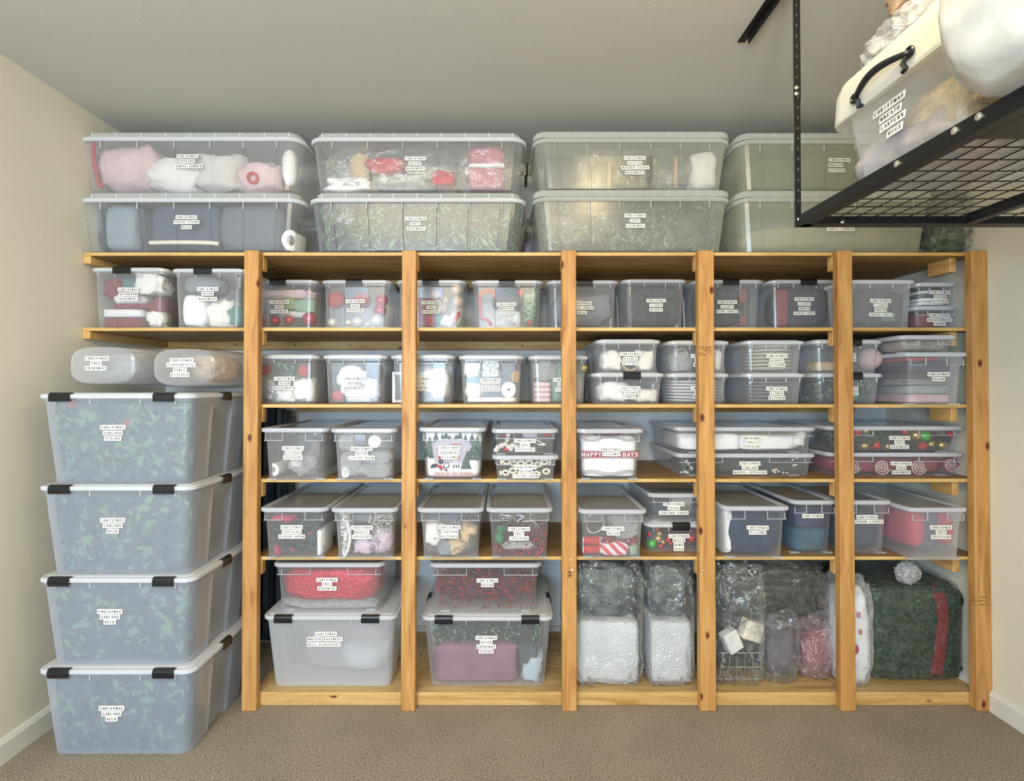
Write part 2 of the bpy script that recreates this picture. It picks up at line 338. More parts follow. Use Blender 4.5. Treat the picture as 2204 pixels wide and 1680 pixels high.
# ================================================================== stroke lettering (slab serif)
T_, t_ = .23, .135
GL = {
'A': ([(0,0,.5,1,t_),(.5,1,1,0,T_),(.2,.36,.8,.36,t_)], [(0,0),(1,0)]),
'B': ([(.15,0,.15,1,T_),(.15,.95,.6,.95,t_),(.6,.95,.85,.75,T_),(.85,.75,.6,.53,T_),(.15,.53,.6,.53,t_),(.6,.53,.95,.28,T_),(.95,.28,.6,.05,T_),(.15,.05,.6,.05,t_)], []),
'C': ([(.95,.75,.7,.95,t_),(.7,.95,.35,.95,t_),(.35,.95,.1,.65,T_),(.1,.65,.1,.35,T_),(.1,.35,.35,.05,T_),(.35,.05,.7,.05,t_),(.7,.05,.95,.28,t_)], []),
'D': ([(.15,0,.15,1,T_),(.15,.95,.6,.95,t_),(.6,.95,.92,.65,T_),(.92,.65,.92,.35,T_),(.92,.35,.6,.05,T_),(.15,.05,.6,.05,t_)], []),
'E': ([(.15,0,.15,1,T_),(.15,.95,.9,.95,t_),(.15,.5,.7,.5,t_),(.15,.05,.95,.05,t_),(.9,.8,.9,1,t_),(.95,0,.95,.22,t_)], []),
'F': ([(.15,0,.15,1,T_),(.15,.95,.9,.95,t_),(.15,.5,.7,.5,t_),(.9,.8,.9,1,t_)], [(.15,0)]),
'G': ([(.92,.78,.7,.95,t_),(.7,.95,.35,.95,t_),(.35,.95,.1,.65,T_),(.1,.65,.1,.35,T_),(.1,.35,.35,.05,T_),(.35,.05,.8,.05,t_),(.85,.05,.85,.45,T_)], [(.85,.45)]),
'H': ([(.15,0,.15,1,T_),(.85,0,.85,1,T_),(.15,.5,.85,.5,t_)], [(.15,0),(.85,0),(.15,1),(.85,1)]),
'I': ([(.5,0,.5,1,T_)], [(.5,0),(.5,1)]),
'J': ([(.65,1,.65,.2,T_),(.65,.2,.4,.03,t_),(.4,.03,.1,.15,t_)], [(.65,1)]),
'K': ([(.15,0,.15,1,T_),(.2,.45,.85,1,t_),(.4,.6,.9,0,T_)], [(.15,0),(.15,1),(.85,1),(.9,0)]),
'L': ([(.2,0,.2,1,T_),(.2,.05,.95,.05,t_),(.95,0,.95,.25,t_)], [(.2,1)]),
'M': ([(.1,0,.1,1,t_),(.12,1,.5,.15,T_),(.5,.15,.88,1,t_),(.9,0,.9,1,T_)], [(.1,0),(.9,0),(.05,1),(.95,1)]),
'N': ([(.12,0,.12,1,t_),(.12,1,.88,0,T_),(.88,0,.88,1,t_)], [(.12,0),(.88,1),(.05,1)]),
'O': ([(.35,.95,.65,.95,t_),(.65,.95,.92,.65,T_),(.92,.65,.92,.35,T_),(.92,.35,.65,.05,T_),(.65,.05,.35,.05,t_),(.35,.05,.08,.35,T_),(.08,.35,.08,.65,T_),(.08,.65,.35,.95,T_)], []),
'P': ([(.2,0,.2,1,T_),(.2,.95,.65,.95,t_),(.65,.95,.9,.72,T_),(.9,.72,.65,.46,T_),(.2,.46,.65,.46,t_)], [(.2,0)]),
'R': ([(.15,0,.15,1,T_),(.15,.95,.6,.95,t_),(.6,.95,.85,.73,T_),(.85,.73,.6,.5,T_),(.15,.5,.6,.5,t_),(.55,.5,.9,0,T_)], [(.15,0),(.92,0)]),
'S': ([(.85,.75,.65,.95,t_),(.65,.95,.3,.95,t_),(.3,.95,.12,.75,T_),(.12,.75,.88,.28,T_),(.88,.28,.65,.05,T_),(.65,.05,.3,.05,t_),(.3,.05,.1,.28,t_),(.86,.7,.86,1,t_),(.1,0,.1,.28,t_)], []),
'T': ([(.5,0,.5,1,T_),(.05,.95,.95,.95,t_),(.05,.75,.05,1,t_),(.95,.75,.95,1,t_)], [(.5,0)]),
'U': ([(.15,1,.15,.25,T_),(.15,.25,.4,.04,T_),(.4,.04,.65,.04,t_),(.65,.04,.85,.25,t_),(.85,.25,.85,1,t_)], [(.15,1),(.85,1)]),
'V': ([(.05,1,.5,0,T_),(.5,0,.95,1,t_)], [(.05,1),(.95,1)]),
'W': ([(0,1,.27,0,T_),(.27,0,.5,.9,t_),(.5,.9,.73,0,T_),(.73,0,1,1,t_)], [(0,1),(1,1)]),
'X': ([(.1,1,.9,0,T_),(.1,0,.9,1,t_)], [(.1,0),(.9,0),(.1,1),(.9,1)]),
'Y': ([(.05,1,.5,.5,T_),(.95,1,.5,.5,t_),(.5,0,.5,.5,T_)], [(.5,0),(.05,1),(.95,1)]),
}
ink = col('label_ink', (24,24,26), rough=0.7); stickm = col('label_paper', (246,244,236), rough=0.55)
_words = {}
def word_mesh(w, lh=.0092, lw=.0066, pitch=.00975, mat=None):
    key = (w, lh, mat.name if mat else '')
    if key in _words: return _words[key]
    m = MB(); n = len(w); x = -(n*pitch)/2 + (pitch-lw)/2
    for ch in w:
        if ch in GL:
            st, sf = GL[ch]
            for x0, y0, x1, y1, th in st:
                a = Vector((x + x0*lw, (y0-.5)*lh)); b = Vector((x + x1*lw, (y1-.5)*lh)); d = b - a
                if d.length < 1e-9: continue
                nn = Vector((-d.y, d.x)).normalized() * th*lh*.5
                m.add([(a.x+nn.x,0,a.y+nn.y),(b.x+nn.x,0,b.y+nn.y),(b.x-nn.x,0,b.y-nn.y),(a.x-nn.x,0,a.y-nn.y)], [(3,2,1,0)])
            for sx, sy in sf:
                cx = x + sx*lw; cz = (min(.95, max(.05, sy))-.5)*lh; h = .05*lh; ww = .24*lw
                m.add([(cx-ww,0,cz-h),(cx+ww,0,cz-h),(cx+ww,0,cz+h),(cx-ww,0,cz+h)], [(0,1,2,3)])
        x += pitch
    me = m.mesh('lettering', mat or ink); _words[key] = me; return me
_strips = {}
def strip_mesh(n, hh=.0178, pitch=.00975):
    k = (n, hh)
    if k not in _strips:
        w = n*pitch + .007; _strips[k] = MB().box((-w/2, 0, -hh/2), (w/2, .0008, hh/2), 0, .0003).mesh('label_strip', stickm)
    return _strips[k]
def stickers(parent, rows, face, rot=0.0, scale=1.0):
    """rows: (text, world x, world z); face(z) -> world y of the front face; parent at identity rotation"""
    for text, x, z in rows:
        y = face(z) - .0016
        loc = Vector((x, y, z)) - parent.location
        s = put('label_strip', strip_mesh(len(text)), parent, loc, (rot, 0, R.uniform(-.004,.004)), (scale,)*3)
        s.rotation_euler.y = R.uniform(-.012, .012)
        put('lettering', word_mesh(text), s, (0, -.0003, 0))

# ================================================================== bins
HZ = {}
def hz(h, **k):
    h *= .60
    key = 'bin_plastic_%02d' % round(h*100) + ''.join(sorted(k))
    return M(key, plastic, h, **k)
latch_m = plain('black_latch', (22,24,28), 0.35)
lid_w = plastic('lid_white', 0.80, (236,238,242), 0.25)
lid_c = plastic('lid_clear', 0.22, (226,230,238), 0.07, gl=1.25)
rim_c = plastic('rim_clear', 0.66, (232,235,243), 0.18)
lid_y = plastic('lid_natural', 0.52, (232,234,228), 0.22)
def ring(W_, L_, ins, z, r, grooves=(), gd=0.0, sg=0.0, seg=5):
    x0, x1, y0, y1 = -W_/2+ins, W_/2-ins, ins, L_-ins
    pts = []
    f = (x1-x0)/W_
    r = min(r, (x1-x0)*.45, (y1-y0)*.45)
    pts += [(x0+r, y0, z)]
    for gx, gw in grooves:
        cx = gx*(x1-x0)/2; w = gw*(x1-x0)/2
        pts += [(cx-w-.002, y0, z), (cx-w, y0+gd, z), (cx+w, y0+gd, z), (cx+w+.002, y0, z)]
    def arc(cx, cy, a0):
        for k in range(seg+1):
            a = a0 + math.pi/2*k/seg; yield (cx+r*math.cos(a), cy+r*math.sin(a), z)
    ym, yw = (y0+y1)/2, (y1-y0)*.17
    pts += list(arc(x1-r, y0+r, -math.pi/2)); pts += [(x1, ym-yw-.002, z), (x1-sg, ym-yw, z), (x1-sg, ym+yw, z), (x1, ym+yw+.002, z)] if sg >= 0 else []
    pts += list(arc(x1-r, y1-r, 0)); pts += list(arc(x0+r, y1-r, math.pi/2)); pts += [(x0, ym+yw+.002, z), (x0+sg, ym+yw, z), (x0+sg, ym-yw, z), (x0, ym-yw-.002, z)] if sg >= 0 else []; pts += list(arc(x0+r, y0+r, math.pi))[:-1]
    return pts
def slab(m, W_, L_, ins, z0, z1, r, bev=.003, cap0=True, cap1=True, mi=0):
    m.loft([ring(W_, L_, ins+bev, z0, r), ring(W_, L_, ins, z0+bev, r), ring(W_, L_, ins, z1-bev, r), ring(W_, L_, ins+bev, z1, r)], cap0, cap1, mi)
def latch_mesh(w, drop, over):
    prof = [(over, .0035), (over*.4, .006), (.001, .005), (-.004, 0), (-.0065, -.006), (-.0062, -drop*.6), (-.0045, -drop), (-.001, -drop), (-.002, -drop*.6), (-.002, -.004), (0, .001), (over, .001)]
    m = MB(); m.loft([[(x, y, z) for y, z in prof] for x in (-w/2, w/2)], True, True); 
    m.box((-w/2+.006, -.0075, -drop*.72), (w/2-.006, -.006, -drop*.62))
    return m.mesh('latch', latch_m)
_lm = {}
def latch(parent, loc, w, drop, over, rz=0.0):
    k = (round(w,3), round(drop,3), round(over,3))
    if k not in _lm: _lm[k] = latch_mesh(w, drop, over)
    return put('latch', _lm[k], parent, loc, (0, 0, rz))
_rib = {}
def rib(parent, loc, h, mat, w=.0022, d=.006, rx=0.0, rz=0.0):
    k = (round(h,3), round(w,4), round(d,4), mat.name)
    if k not in _rib: _rib[k] = MB().box((-w/2, 0, -h), (w/2, d, 0)).mesh('rib', mat)
    return put('rib', _rib[k], parent, loc, (rx, 0, rz))
BINS = {}
def bin_(key, kind, x0, x1, ytop, Y, base, L, haze, label, latches=(), rows=(), side=(), lidm=None, tint=None, noh=False, shift=0):
    """kind A latched, B stepped clear, C long tote. x0,x1 = pixel edges of the lid front, ytop = pixel of lid top front, Y = lid front plane."""
    a, b = P(x0, ytop, Y), P(x1, ytop, Y)
    W_ = b.x - a.x; H = a.z - base; cx = (a.x + b.x)/2
    t = empty('storage_bin', (cx, Y, base+.0005), label, 'storage bin')
    H -= .0005
    bm = hz(haze) if tint is None else M('bin_plastic_'+tint[0], plastic, haze*.9, tint[1])
    if kind == 'A':
        ov, tp, lh, r = .011, (.026 if H > .3 else .009), .021, .030
        lm = lidm or lid_w; hb = H - lh + .004
        m = MB(); g = [(0, .36)] if H < .3 else []; sgd = .006 if H < .3 else .014
        rg = []
        for z, ins in ((0, ov+tp+.003), (.006, ov+tp), (hb*.72, ov+tp*.28), (hb-.02, ov+.002), (hb-.012, ov-.002), (hb, ov-.002)):
            rg.append(ring(W_, L, ins, z, r, g, .005 if z < hb-.02 else .001, sgd if z < hb-.02 else .001))
        m.loft(rg, True, False); m.build('body', bm, t)
        m = MB(); slab(m, W_, L, 0, H-lh, H-.004, r+.006); slab(m, W_, L, .018, H-.004, H, r-.004, .0015, False, True); m.build('lid', lm, t)
        face = lambda z: Y + ov + tp*max(0, 1-(z-base)/hb)
        ang = math.atan(tp/hb)
        for fx in (-.38, -.16, .16, .38): rib(t, (fx*W_, .004, H-lh+.001), .022, lm)
        for lx in latches:
            p = P(lx, ytop, Y); latch(t, (p.x-cx, 0, H-.0035), .078 if W_ > .25 else .07, .028, .014)
        for sx in side:
            for f in (.5,):
                latch(t, (sx*W_/2, L*f, H-.0035), .06, .03, .014, math.pi/2*sx)
    elif kind == 'B':
        ov, tp, lh, r = .010, .011, .019, .026
        if H < .16: tp = .008
        hb = H - lh*.5; hs = hb - max(.032, min(.075, hb*.21)); m = MB()
        g = [(0, .33)]; st = .0045
        rg = [ring(W_, L, ov+tp+st+.003, 0, r, g, 0), ring(W_, L, ov+tp+st, .006, r, g, 0), ring(W_, L, ov+tp*.25+st, hs, r, g, 0),
              ring(W_, L, ov+tp*.25, hs+.001, r, g, st), ring(W_, L, ov, hb, r, g, st)]
        m.loft(rg, True, False); m.build('body', bm, t)
        m = MB()
        m.loft([ring(W_, L, .004, H-lh, r+.006), ring(W_, L, 0, H-lh+.004, r+.006), ring(W_, L, 0, H-.003, r+.006), ring(W_, L, .004, H, r+.006), ring(W_, L, .014, H, r), ring(W_, L, .018, H-.007, r), ring(W_, L, .018, H-.010, r), ring(W_, L, .010, H-lh, r)], close=True)
        lo = m.build('lid', rim_c, t)
        m = MB(); m.loft([ring(W_, L, .017, H-.008, r), ring(W_, L, .030, H-.0085, r)], False, False); m.loft([ring(W_, L, .030, H-.0085, r), ring(W_, L, .034, H-.005, r)], False, True); m.build('panel', lid_c, lo)
        face = lambda z: Y + ov + st + tp*max(0, 1-(z-base)/hb)*.9
        ang = math.atan(tp/hb)
        for fx in (-.42, .42): rib(t, (fx*W_, ov-.001, hb-.004-(hb-hs)*.35), (hb-hs)*.6, rim_c, .002, .004)
        m = MB()
        for sx in (-1, 1):
            xa, xb = sx*W_*.167, sx*(W_/2-.016); x_0, x_1 = min(xa, xb), max(xa, xb)
            m.box((x_0, ov+tp*.25-.0012, hs-.0008), (x_1, ov+tp*.25+.004, hs+.0014))
            m.box((xa-.0009, ov+tp*.2-.0012, hs), (xa+.0009, ov+.006, hb-.012))
        o = m.build('moulded_edge', rim_c, t)
        for sx in (-1, 1): MB().box((sx*W_*.36-.02, ov+tp+.012, 0.0), (sx*W_*.36+.02, ov+tp+.03, .004)).build('foot', rim_c, t)
    else:
        ov, tp, lh, r = .010, .024, .020, .055
        lm = lidm or lid_w; dome = .032; hb = H - dome - lh + .006
        gs = [(-.78,.012),(-.45,.012),(-.12,.012),(.2,.012),(.5,.012),(.8,.012)]
        m = MB(); m.loft([ring(W_, L, ov+tp+.014, 0, r, gs, .004), ring(W_, L, ov+tp, .014, r, gs, .005), ring(W_, L, ov+.002, hb, r, gs, .005)], True, False); m.build('body', bm, t)
        flare = noh
        m = MB(); slab(m, W_, L, 0, H-dome-lh, H-dome, r+.01, .004, False, False); lo = m.build('rim', lm, t)
        di = .001 if flare else .022
        m = MB(); m.loft([ring(W_, L, di, H-dome, r), ring(W_, L, di+.003, H-.006, r), ring(W_, L, di+.012, H, r-.01)], False, True); dm = m.build('lid', lid_y if flare else lidm or lid_y, t)
        n = 14 if flare else 9
        for k in range(n):
            fx = -W_/2 + W_*(k+.6)/(n+.2)
            if abs(fx) > W_/2-.05: continue
            rib(dm, (fx, di-.001, H-.006), dome-.006, lm, .0035 if flare else .006, .006)
        for k, fx in enumerate((-.78,-.45,-.12,.2,.5,.8)):
            rib(t, (fx*(W_/2-ov)-.006, ov-.002, hb-.004), .03, lm, .003, .006)
        face = lambda z: Y + ov + tp*max(0, 1-(z-base)/hb)
        ang = math.atan(tp/hb)
        for sx in side: # black swing handle on the short end
            m = MB(); xx = sx*(W_/2+.012)
            m.tube([(xx-.012*sx, L*.35, hb*.78), (xx, L*.35, hb*.80), (xx, L*.40, hb*.86), (xx, L*.6, hb*.86), (xx, L*.65, hb*.80), (xx-.012*sx, L*.65, hb*.78)], .006, 6)
            m.box((xx-.012, L*.35-.01, hb*.55), (xx+.002, L*.35+.006, hb*.8)); m.box((xx-.012, L*.65-.006, hb*.55), (xx+.002, L*.65+.01, hb*.8))
            m.build('handle', latch_m, t)
    rr = []
    for text, px, py in rows:
        y_ = face(P(px, py, Y).z); q = P(px, py, y_); rr.append((text, q.x, q.z))
    stickers(t, rr, face, -ang)
    BINS[key] = dict(r=.066 if kind == 'C' else .036, sg=.012 if kind == 'A' and H > .3 else .004, Y=Y, face=face, L=L, W=W_, H=H, cx=cx, base=base, top=base+H)
    return BINS[key]
S1, S2, S3, S4, S5, S6 = SZ
C = 'CHRISTMAS'
# --- left stack of four big latched totes on the floor
LY = -.292
def col_rows(x, ys, *ws): return [(w, x, y) for w, y in zip((C,)+ws, ys)]
stk = []
zt = 0.0
for n_, (yt, lab, latx, rw, w2) in enumerate([
    (1440, 'big frosted tote of green garland on the carpet, lowest of the four-tote stack', (126,352), (240,(1523.6,1535.4,1546.7)), 'DECK'),
    (1242.5, 'big frosted tote of green garland resting on the lowest tote of the stack', (127,352), (236.4,(1315.5,1327,1338)), 'DECK'),
    (1044, 'big frosted tote of garland, marked GARLAND DECK, directly under the GARLAND STAIRS tote', (128,353), (242.7,(1119,1130.7,1142.5)), 'DECK'),
    (845.5, 'big frosted tote marked GARLAND STAIRS, topmost of the four-tote stack', (129,353), (243,(919,931,943)), 'STAIRS')]):
    d = bin_('L%d' % n_, 'A', 75, 416, yt, LY, zt, .46, .36, lab, latx, col_rows(rw[0], rw[1], 'GARLAND', w2), side=(1,), tint=('tote', (214,222,238)))
    zt = d['top'] + .0008
STACK_TOP = zt
# --- top of the shelving: long totes, two high
def pair(key, x0, x1, yu, yl, Y, L, lu, ll, ru, rl, hu, hl, **k):
    d = bin_(key+'l', 'C', x0[1], x1[1], yl, Y, S1, L, hl, ll, rows=rl, **k)
    d2 = bin_(key+'u', 'C', x0[0], x1[0], yu, Y, d['top']+.0008, L, hu, lu, rows=ru, **k)
pair('TL', (157,157), (650,650), 277, 409, .03, .42,
     'long clear tote of white and pink plush marked STAIRS SANTA CORNER, upper of its pair',
     'long clear tote of blue-grey rolled rugs marked COCOA STAND RUGS, on the top shelf',
     [(C,404,336.5),('STAIRS',404,347),('SANTA CORNER',406.5,358)], [(C,401.5,467.5),('COCOA STAND',402,478),('RUGS',402,489)], .30, .22)
pair('TM', (660,658), (1134,1134), 278, 409, .03, .42,
     'long clear tote of red bows and bagged figures marked DECOR BASEMENT, upper of its pair',
     'long clear tote packed with green tree branches marked TREE BASEMENT, on the top shelf',
     [(C,894,341.5),('DECOR',893.5,352),('BASEMENT',894,363)], [(C,895,471),('TREE',894,481.5),('BASEMENT',895.5,492.5)], .20, .20, side=(1,))
pair('TR', (1147,1147), (1579,1579), 280, 406.5, .03, .42,
     'long natural plastic tote marked SLEIGH WOODEN STAND BASEMENT, upper of its pair',
     'long natural plastic tote of silvery branches marked TREE ENTRYWAY, on the top shelf',
     [(C,1366,340),('SLEIGH',1366,351),('WOODEN STAND',1367,361),('BASEMENT',1366,371.5)], [(C,1367,464),('TREE',1367,475),('ENTRYWAY',1367,486)], .27, .26, noh=True, lidm=lid_y, tint=('natural', (226,228,218)))
pair('TZ', (1590,1590), (2020,2020), 283, 408, .045, .42,
     'long natural plastic tote marked WREATH KITCHEN, upper of the pair behind the hanging rack post',
     'long natural plastic tote marked SANTA CORNER, lower of the pair behind the hanging rack post',
     [(C,1806,344.5),('WREATH',1798,355.5),('KITCHEN',1800,367)], [(C,1809,470),('DECOR',1809,481),('SANTA CORNER',1809,493)], .42, .42, noh=True, lidm=lid_y, tint=('natural2', (206,208,186)))
# --- second shelf
def A2(key, x0, x1, yt, Y, lab, lx, cx, ys, *ws, haze=.26, L=.30, base=None, **k):
    bin_(key, 'A', x0, x1, yt, Y, S2 if base is None else base, L, haze, lab, (lx,) if lx else (), col_rows(cx, ys, *ws), **k)
A2('B1', 190, 354, 573.5, .045, 'clear latched bin of red and white towels marked BATHROOM BASEMENT, second shelf', 263, 276.5, (623,633,643), 'BATHROOM', 'BASEMENT', L=.42, side=(1,))
A2('B2', 364, 526, 575.5, .045, 'clear latched bin of white wrapped things marked DECOR BASEMENT, second shelf end bay', 437, 447, (622,632,643), 'DECOR', 'BASEMENT', L=.42)
A2('B3', 533, 681, 600, .27, 'latched bin of shiny red ornaments and green cloth marked TREE UPSTAIRS, second shelf', 598, 601.5, (650,660,670), 'TREE', 'UPSTAIRS', side=(1,))
A2('B4', 689, 841, 600.5, .27, 'latched bin of red and pearl ornaments marked TREE UPSTAIRS, second shelf first bay', 762, 765, (648,658,667.5), 'TREE', 'UPSTAIRS', side=(1,))
A2('B5', 851, 1003, 600.5, .27, 'latched bin of swirled cream balls and candies marked TREE UPSTAIRS, second shelf', 927, 928, (651,661,671), 'TREE', 'UPSTAIRS', side=(1,))
A2('B6', 1014, 1170, 601, .27, 'latched bin with red rope garland and a white paper marked WREATH, second shelf', 1091, 1090, (655,664.5,674), 'WREATHS', 'LIGHTS')
A2('B7', 1178, 1333, 601, .27, 'latched grey bin marked FRONT PORCH, behind the third post on the second shelf', 1258, 1253, (652.6,662,672.5), 'FRONT PORCH', 'BELL')
A2('B8', 1340, 1481, 599, .27, 'clear bin of dark green light cords marked LIGHTS BUSHES, second shelf', 0, 1412, (646.8,656.8,666.7), 'LIGHTS', 'BUSHES')
A2('B9', 1494, 1646, 600, .27, 'latched bin of dark lights marked PINE TREES, beside the fourth post', 1573, 1565, (650,660,670), 'LIGHTS', 'PINE TREES')
A2('B10', 1658, 1810, 600, .27, 'latched bin of dark lights marked NORTH ASPEN TREE, second shelf', 1740, 1730.7, (643.6,654,664,674), 'LIGHTS', 'NORTH', 'ASPEN TREE')
A2('B11', 1822, 1977, 600, .075, 'latchless grey bin marked SOUTH ASPEN TREE, beside the fifth post', 0, 1895, (647.4,657,667,677), 'LIGHTS', 'SOUTH', 'ASPEN TREE', haze=.36, L=.19)
d = bin_('B13', 'B', 1970, 2066, 658, .10, S2, .40, .22, 'small clear bin of dark red things marked ACCESSORIES ENTRY, second shelf', rows=[(C,2021.7,678.5),('ACCESSORIES',2021.7,688),('ENTRY',2021.7,697)])
bin_('B12', 'B', 1975, 2066, 607, .10, d['top']+.0008, .40, .16, 'small clear bin of black and white papers marked DECOR KITCHEN, second shelf', rows=[(C,2022.6,629),('DECOR',2022.6,639),('KITCHEN',2022.6,648)])
# --- third shelf
def A3(key, x0, x1, yt, Y, lab, lx, rows, haze=.28, L=.42, base=None, **k):
    bin_(key, 'A', x0, x1, yt, Y, S3 if base is None else base, L, haze, lab, (lx,) if lx else (), rows, **k)
A3('C1', 541, 682, 762, .10, 'clear bin of greenery, red balls and white wrap marked DECOR BASEMENT, beside first post', 0, col_rows(612.5, (814.6,824.6,834.7), 'DECOR', 'BASEMENT'), side=(1,))
A3('C2', 691, 832, 762, .10, 'clear bin of white plush and striped towels marked DECOR BASEMENT, third shelf', 0, col_rows(760.8, (814.6,824.6,834.7), 'DECOR', 'BASEMENT'), side=(1,))
A3('C3', 838, 978, 762, .10, 'clear bin with a white picture frame marked DECOR BASEMENT, behind the second post', 0, col_rows(902, (815,825,835), 'DECOR', 'BASEMENT'), side=(1,))
A3('C4', 986, 1128, 763, .10, 'clear bin of cream soaps and rolls marked BATHROOM UPSTAIRS, third shelf', 0, col_rows(1056, (818,827.5,837.7), 'BATHROOM', 'UPSTAIRS'), side=(-1,))
A3('C5', 1138, 1268, 763.5, .10, 'clear bin of pink paper and bubble wrap marked DECOR KITCHEN, behind third post', 0, col_rows(1213, (817,827,838), 'DECOR', 'KITCHEN'), side=(-1,))
def duo(key, xl, xu, ytl, ytu, ll, lu, rl, ru, lxl=0, lxu=0, Y=.08, **k):
    bin_(key+'l', 'A', xl[0], xl[1], ytl, Y, S3, .42, .27, ll, (lxl,) if lxl else (), rl, **k)
    bin_(key+'u', 'A', xu[0], xu[1], ytu, Y, BINS[key+'l']['top']+.0008, .42, .27, lu, (lxu,) if lxu else (), ru, **k)
duo('C6', (1275,1433), (1284,1425), 801, 729, 'low latched bin of white cloth marked KITCHEN TABLE, third shelf', 'low clear bin of wrapped plates sitting on the KITCHEN TABLE bin',
    col_rows(1355.4, (835,844.6,854.4), 'KITCHEN', 'TABLE'), col_rows(1357, (761.4,771.7,781.5), 'DISHES', 'KITCHEN'), 1360)
duo('C7', (1440,1574), (1440,1574), 801.7, 731.4, 'low clear bin of stacked white plates behind the fourth post', 'low clear bin of wrapped cups behind the fourth post, upper of two',
    col_rows(1510, (835,844.5,854), 'DISHES', 'KITCHEN'), col_rows(1510, (765.7,775.3,785), 'DISHES', 'KITCHEN'))
duo('C8', (1604,1739), (1604,1738), 801.7, 731, 'low clear bin of dark stacked dishes marked DISHES KITCHEN, lower of two in fourth bay', 'low clear bin of pale stacked dishes marked DISHES KITCHEN, upper of two in fourth bay',
    col_rows(1671.5, (836.4,846,855.7), 'DISHES', 'KITCHEN'), col_rows(1671.8, (765.7,775.4,785), 'DISHES', 'KITCHEN'))
duo('C9', (1755,1907), (1753,1906), 801.7, 729.5, 'low latched bin of green foliage behind the fifth post, lower of two', 'low latched bin with a pale pink ball behind the fifth post, upper of two',
    [(C,1824,836),('FRONT MAT',1825,846)], [(C,1819,763.5),('COCOA BAR',1820,773),('KITCHEN',1817,783)], 1837, 1835)
d = bin_('C10l', 'B', 1953, 2089, 757.6, -.028, S3, .52, .26, 'clear bin of folded quilts and boards marked DECOR, third shelf against the end post', rows=[(C,2019.6,805),('DECOR',2019.6,815.6)])
bin_('C10u', 'B', 1940, 2066, 720.7, -.0, d['top']+.0008, .50, .24, 'flat two-compartment clear bin of beige ribbons on top of the quilt bin', rows=[])
# --- fourth shelf
def B_(key, x0, x1, yt, Y, base, lab, cx, ys, *ws, haze=.24, L=.56, **k):
    return bin_(key, 'B', x0, x1, yt, Y, base, L, haze, lab, (), col_rows(cx, ys, *ws), **k)
B_('D1', 557, 704, 921, -.012, S4, 'clear bin of wire wreath and bubble wrap marked KITCHEN UPSTAIRS, fourth shelf', 630.8, (964,974,984), 'KITCHEN', 'UPSTAIRS')
B_('D2', 708, 853, 922, -.012, S4, 'clear bin stuffed with bubble wrap marked DECOR LIVING ROOM, fourth shelf first bay', 778.6, (965.4,975.3,985), 'DECOR', 'LIVING ROOM', haze=.28)
B_('D3', 900, 1046, 920, -.012, S4, 'clear bin holding a camper-print pillow marked BASEMENT PILLOWS, fourth shelf', 968, (963,973.6,983.6), 'BASEMENT', 'PILLOWS', haze=.12)
d = B_('D4l', 1059, 1204, 980, -.012, S4, 'shallow clear bin of cream wooden beads marked DECOR LIVING ROOM, lower of two', 1131.3, (1005,1014,1024), 'DECOR', 'LIVING ROOM', haze=.2)
B_('D4u', 1058, 1203, 923, -.012, d['top']+.0008, 'shallow clear bin of popcorn strands and starbursts marked TREE UPSTAIRS, fourth shelf', 1129.6, (948,957.5,967), 'TREE', 'UPSTAIRS', haze=.16)
B_('D5', 1243, 1388, 923, -.012, S4, 'clear bin holding a striped HAPPY HOLIDAYS pillow marked PILLOWS, fourth shelf', 1314.7, (966.7,976.8), 'PILLOWS', haze=.12)
d = B_('D6l', 1457, 1760, 976, .09, S4, 'long shallow bin of dark greenery with cream berries marked GARLAND MANTEL UPSTAIRS', 1614, (997,1006,1016), 'GARLAND', 'MANTEL UPSTAIRS', haze=.18, L=.46)
B_('D6u', 1455, 1761, 919, .09, d['top']+.0008, 'long shallow bin of white cloth marked TREE UPSTAIRS, behind the fourth post', 1617, (942.7,951.7,960.7), 'TREE', 'UPSTAIRS', haze=.14, L=.46)
d = B_('D7l', 1784, 2082, 974, .09, S4, 'long shallow bin of red and white spiral lollipops marked TREE BASEMENT', 1939.6, (997,1006,1016), 'TREE', 'BASEMENT', haze=.16, L=.46)
B_('D7u', 1784, 2082, 917, .09, d['top']+.0008, 'long shallow bin of gold, red and green ornaments marked TREE BASEMENT', 1935.8, (942,951.7,961), 'TREE', 'BASEMENT', haze=.14, L=.46)
# --- fifth shelf
B_('E1', 556, 703, 1093, -.014, S5, 'clear bin of dark greenery with pink flowers marked UPSTAIRS DINING ROOM, fifth shelf', 627.8, (1134,1144,1154), 'UPSTAIRS', 'DINING ROOM')
B_('E2', 709, 855, 1094, -.014, S5, 'clear bin of white garland and pink wrap marked MANTEL UPSTAIRS, fifth shelf', 779, (1135,1145,1155), 'MANTEL', 'UPSTAIRS')
B_('E3', 896, 1041, 1094, -.014, S5, 'clear bin of bagged pale bows marked LANTERN KITCHEN, fifth shelf second bay', 967.6, (1134,1144,1153.5), 'LANTERN', 'KITCHEN')
B_('E4', 1046, 1191, 1094, -.014, S5, 'clear bin of silver starbursts, holly leaf and berries marked TREE UPSTAIRS, fifth shelf', 1117, (1138,1148,1158), 'TREE', 'UPSTAIRS', haze=.2)
B_('E5', 1247, 1395, 1097, -.014, S5, 'clear bin of red ribbon spools and striped candy wrap marked DECOR, fifth shelf', 1319.8, (1137,1147), 'DECOR')
d = bin_('E6l', 'A', 1390, 1537, 1125, .082, S5, .45, .20, 'low latched bin of coloured balls marked BELLS BOWS DECK, fifth shelf', (1466,), col_rows(1461, (1153,1162.5,1172,1181), 'BELLS', 'BOWS', 'DECK'))
B_('E6u', 1397, 1537, 1062, .085, d['top']+.0008, 'clear bin of blue cords marked EXTRA GARLAND CORDS, on the low latched ball bin', 1450, (1084,1093,1103), 'EXTRA', 'GARLAND CORDS', L=.48)
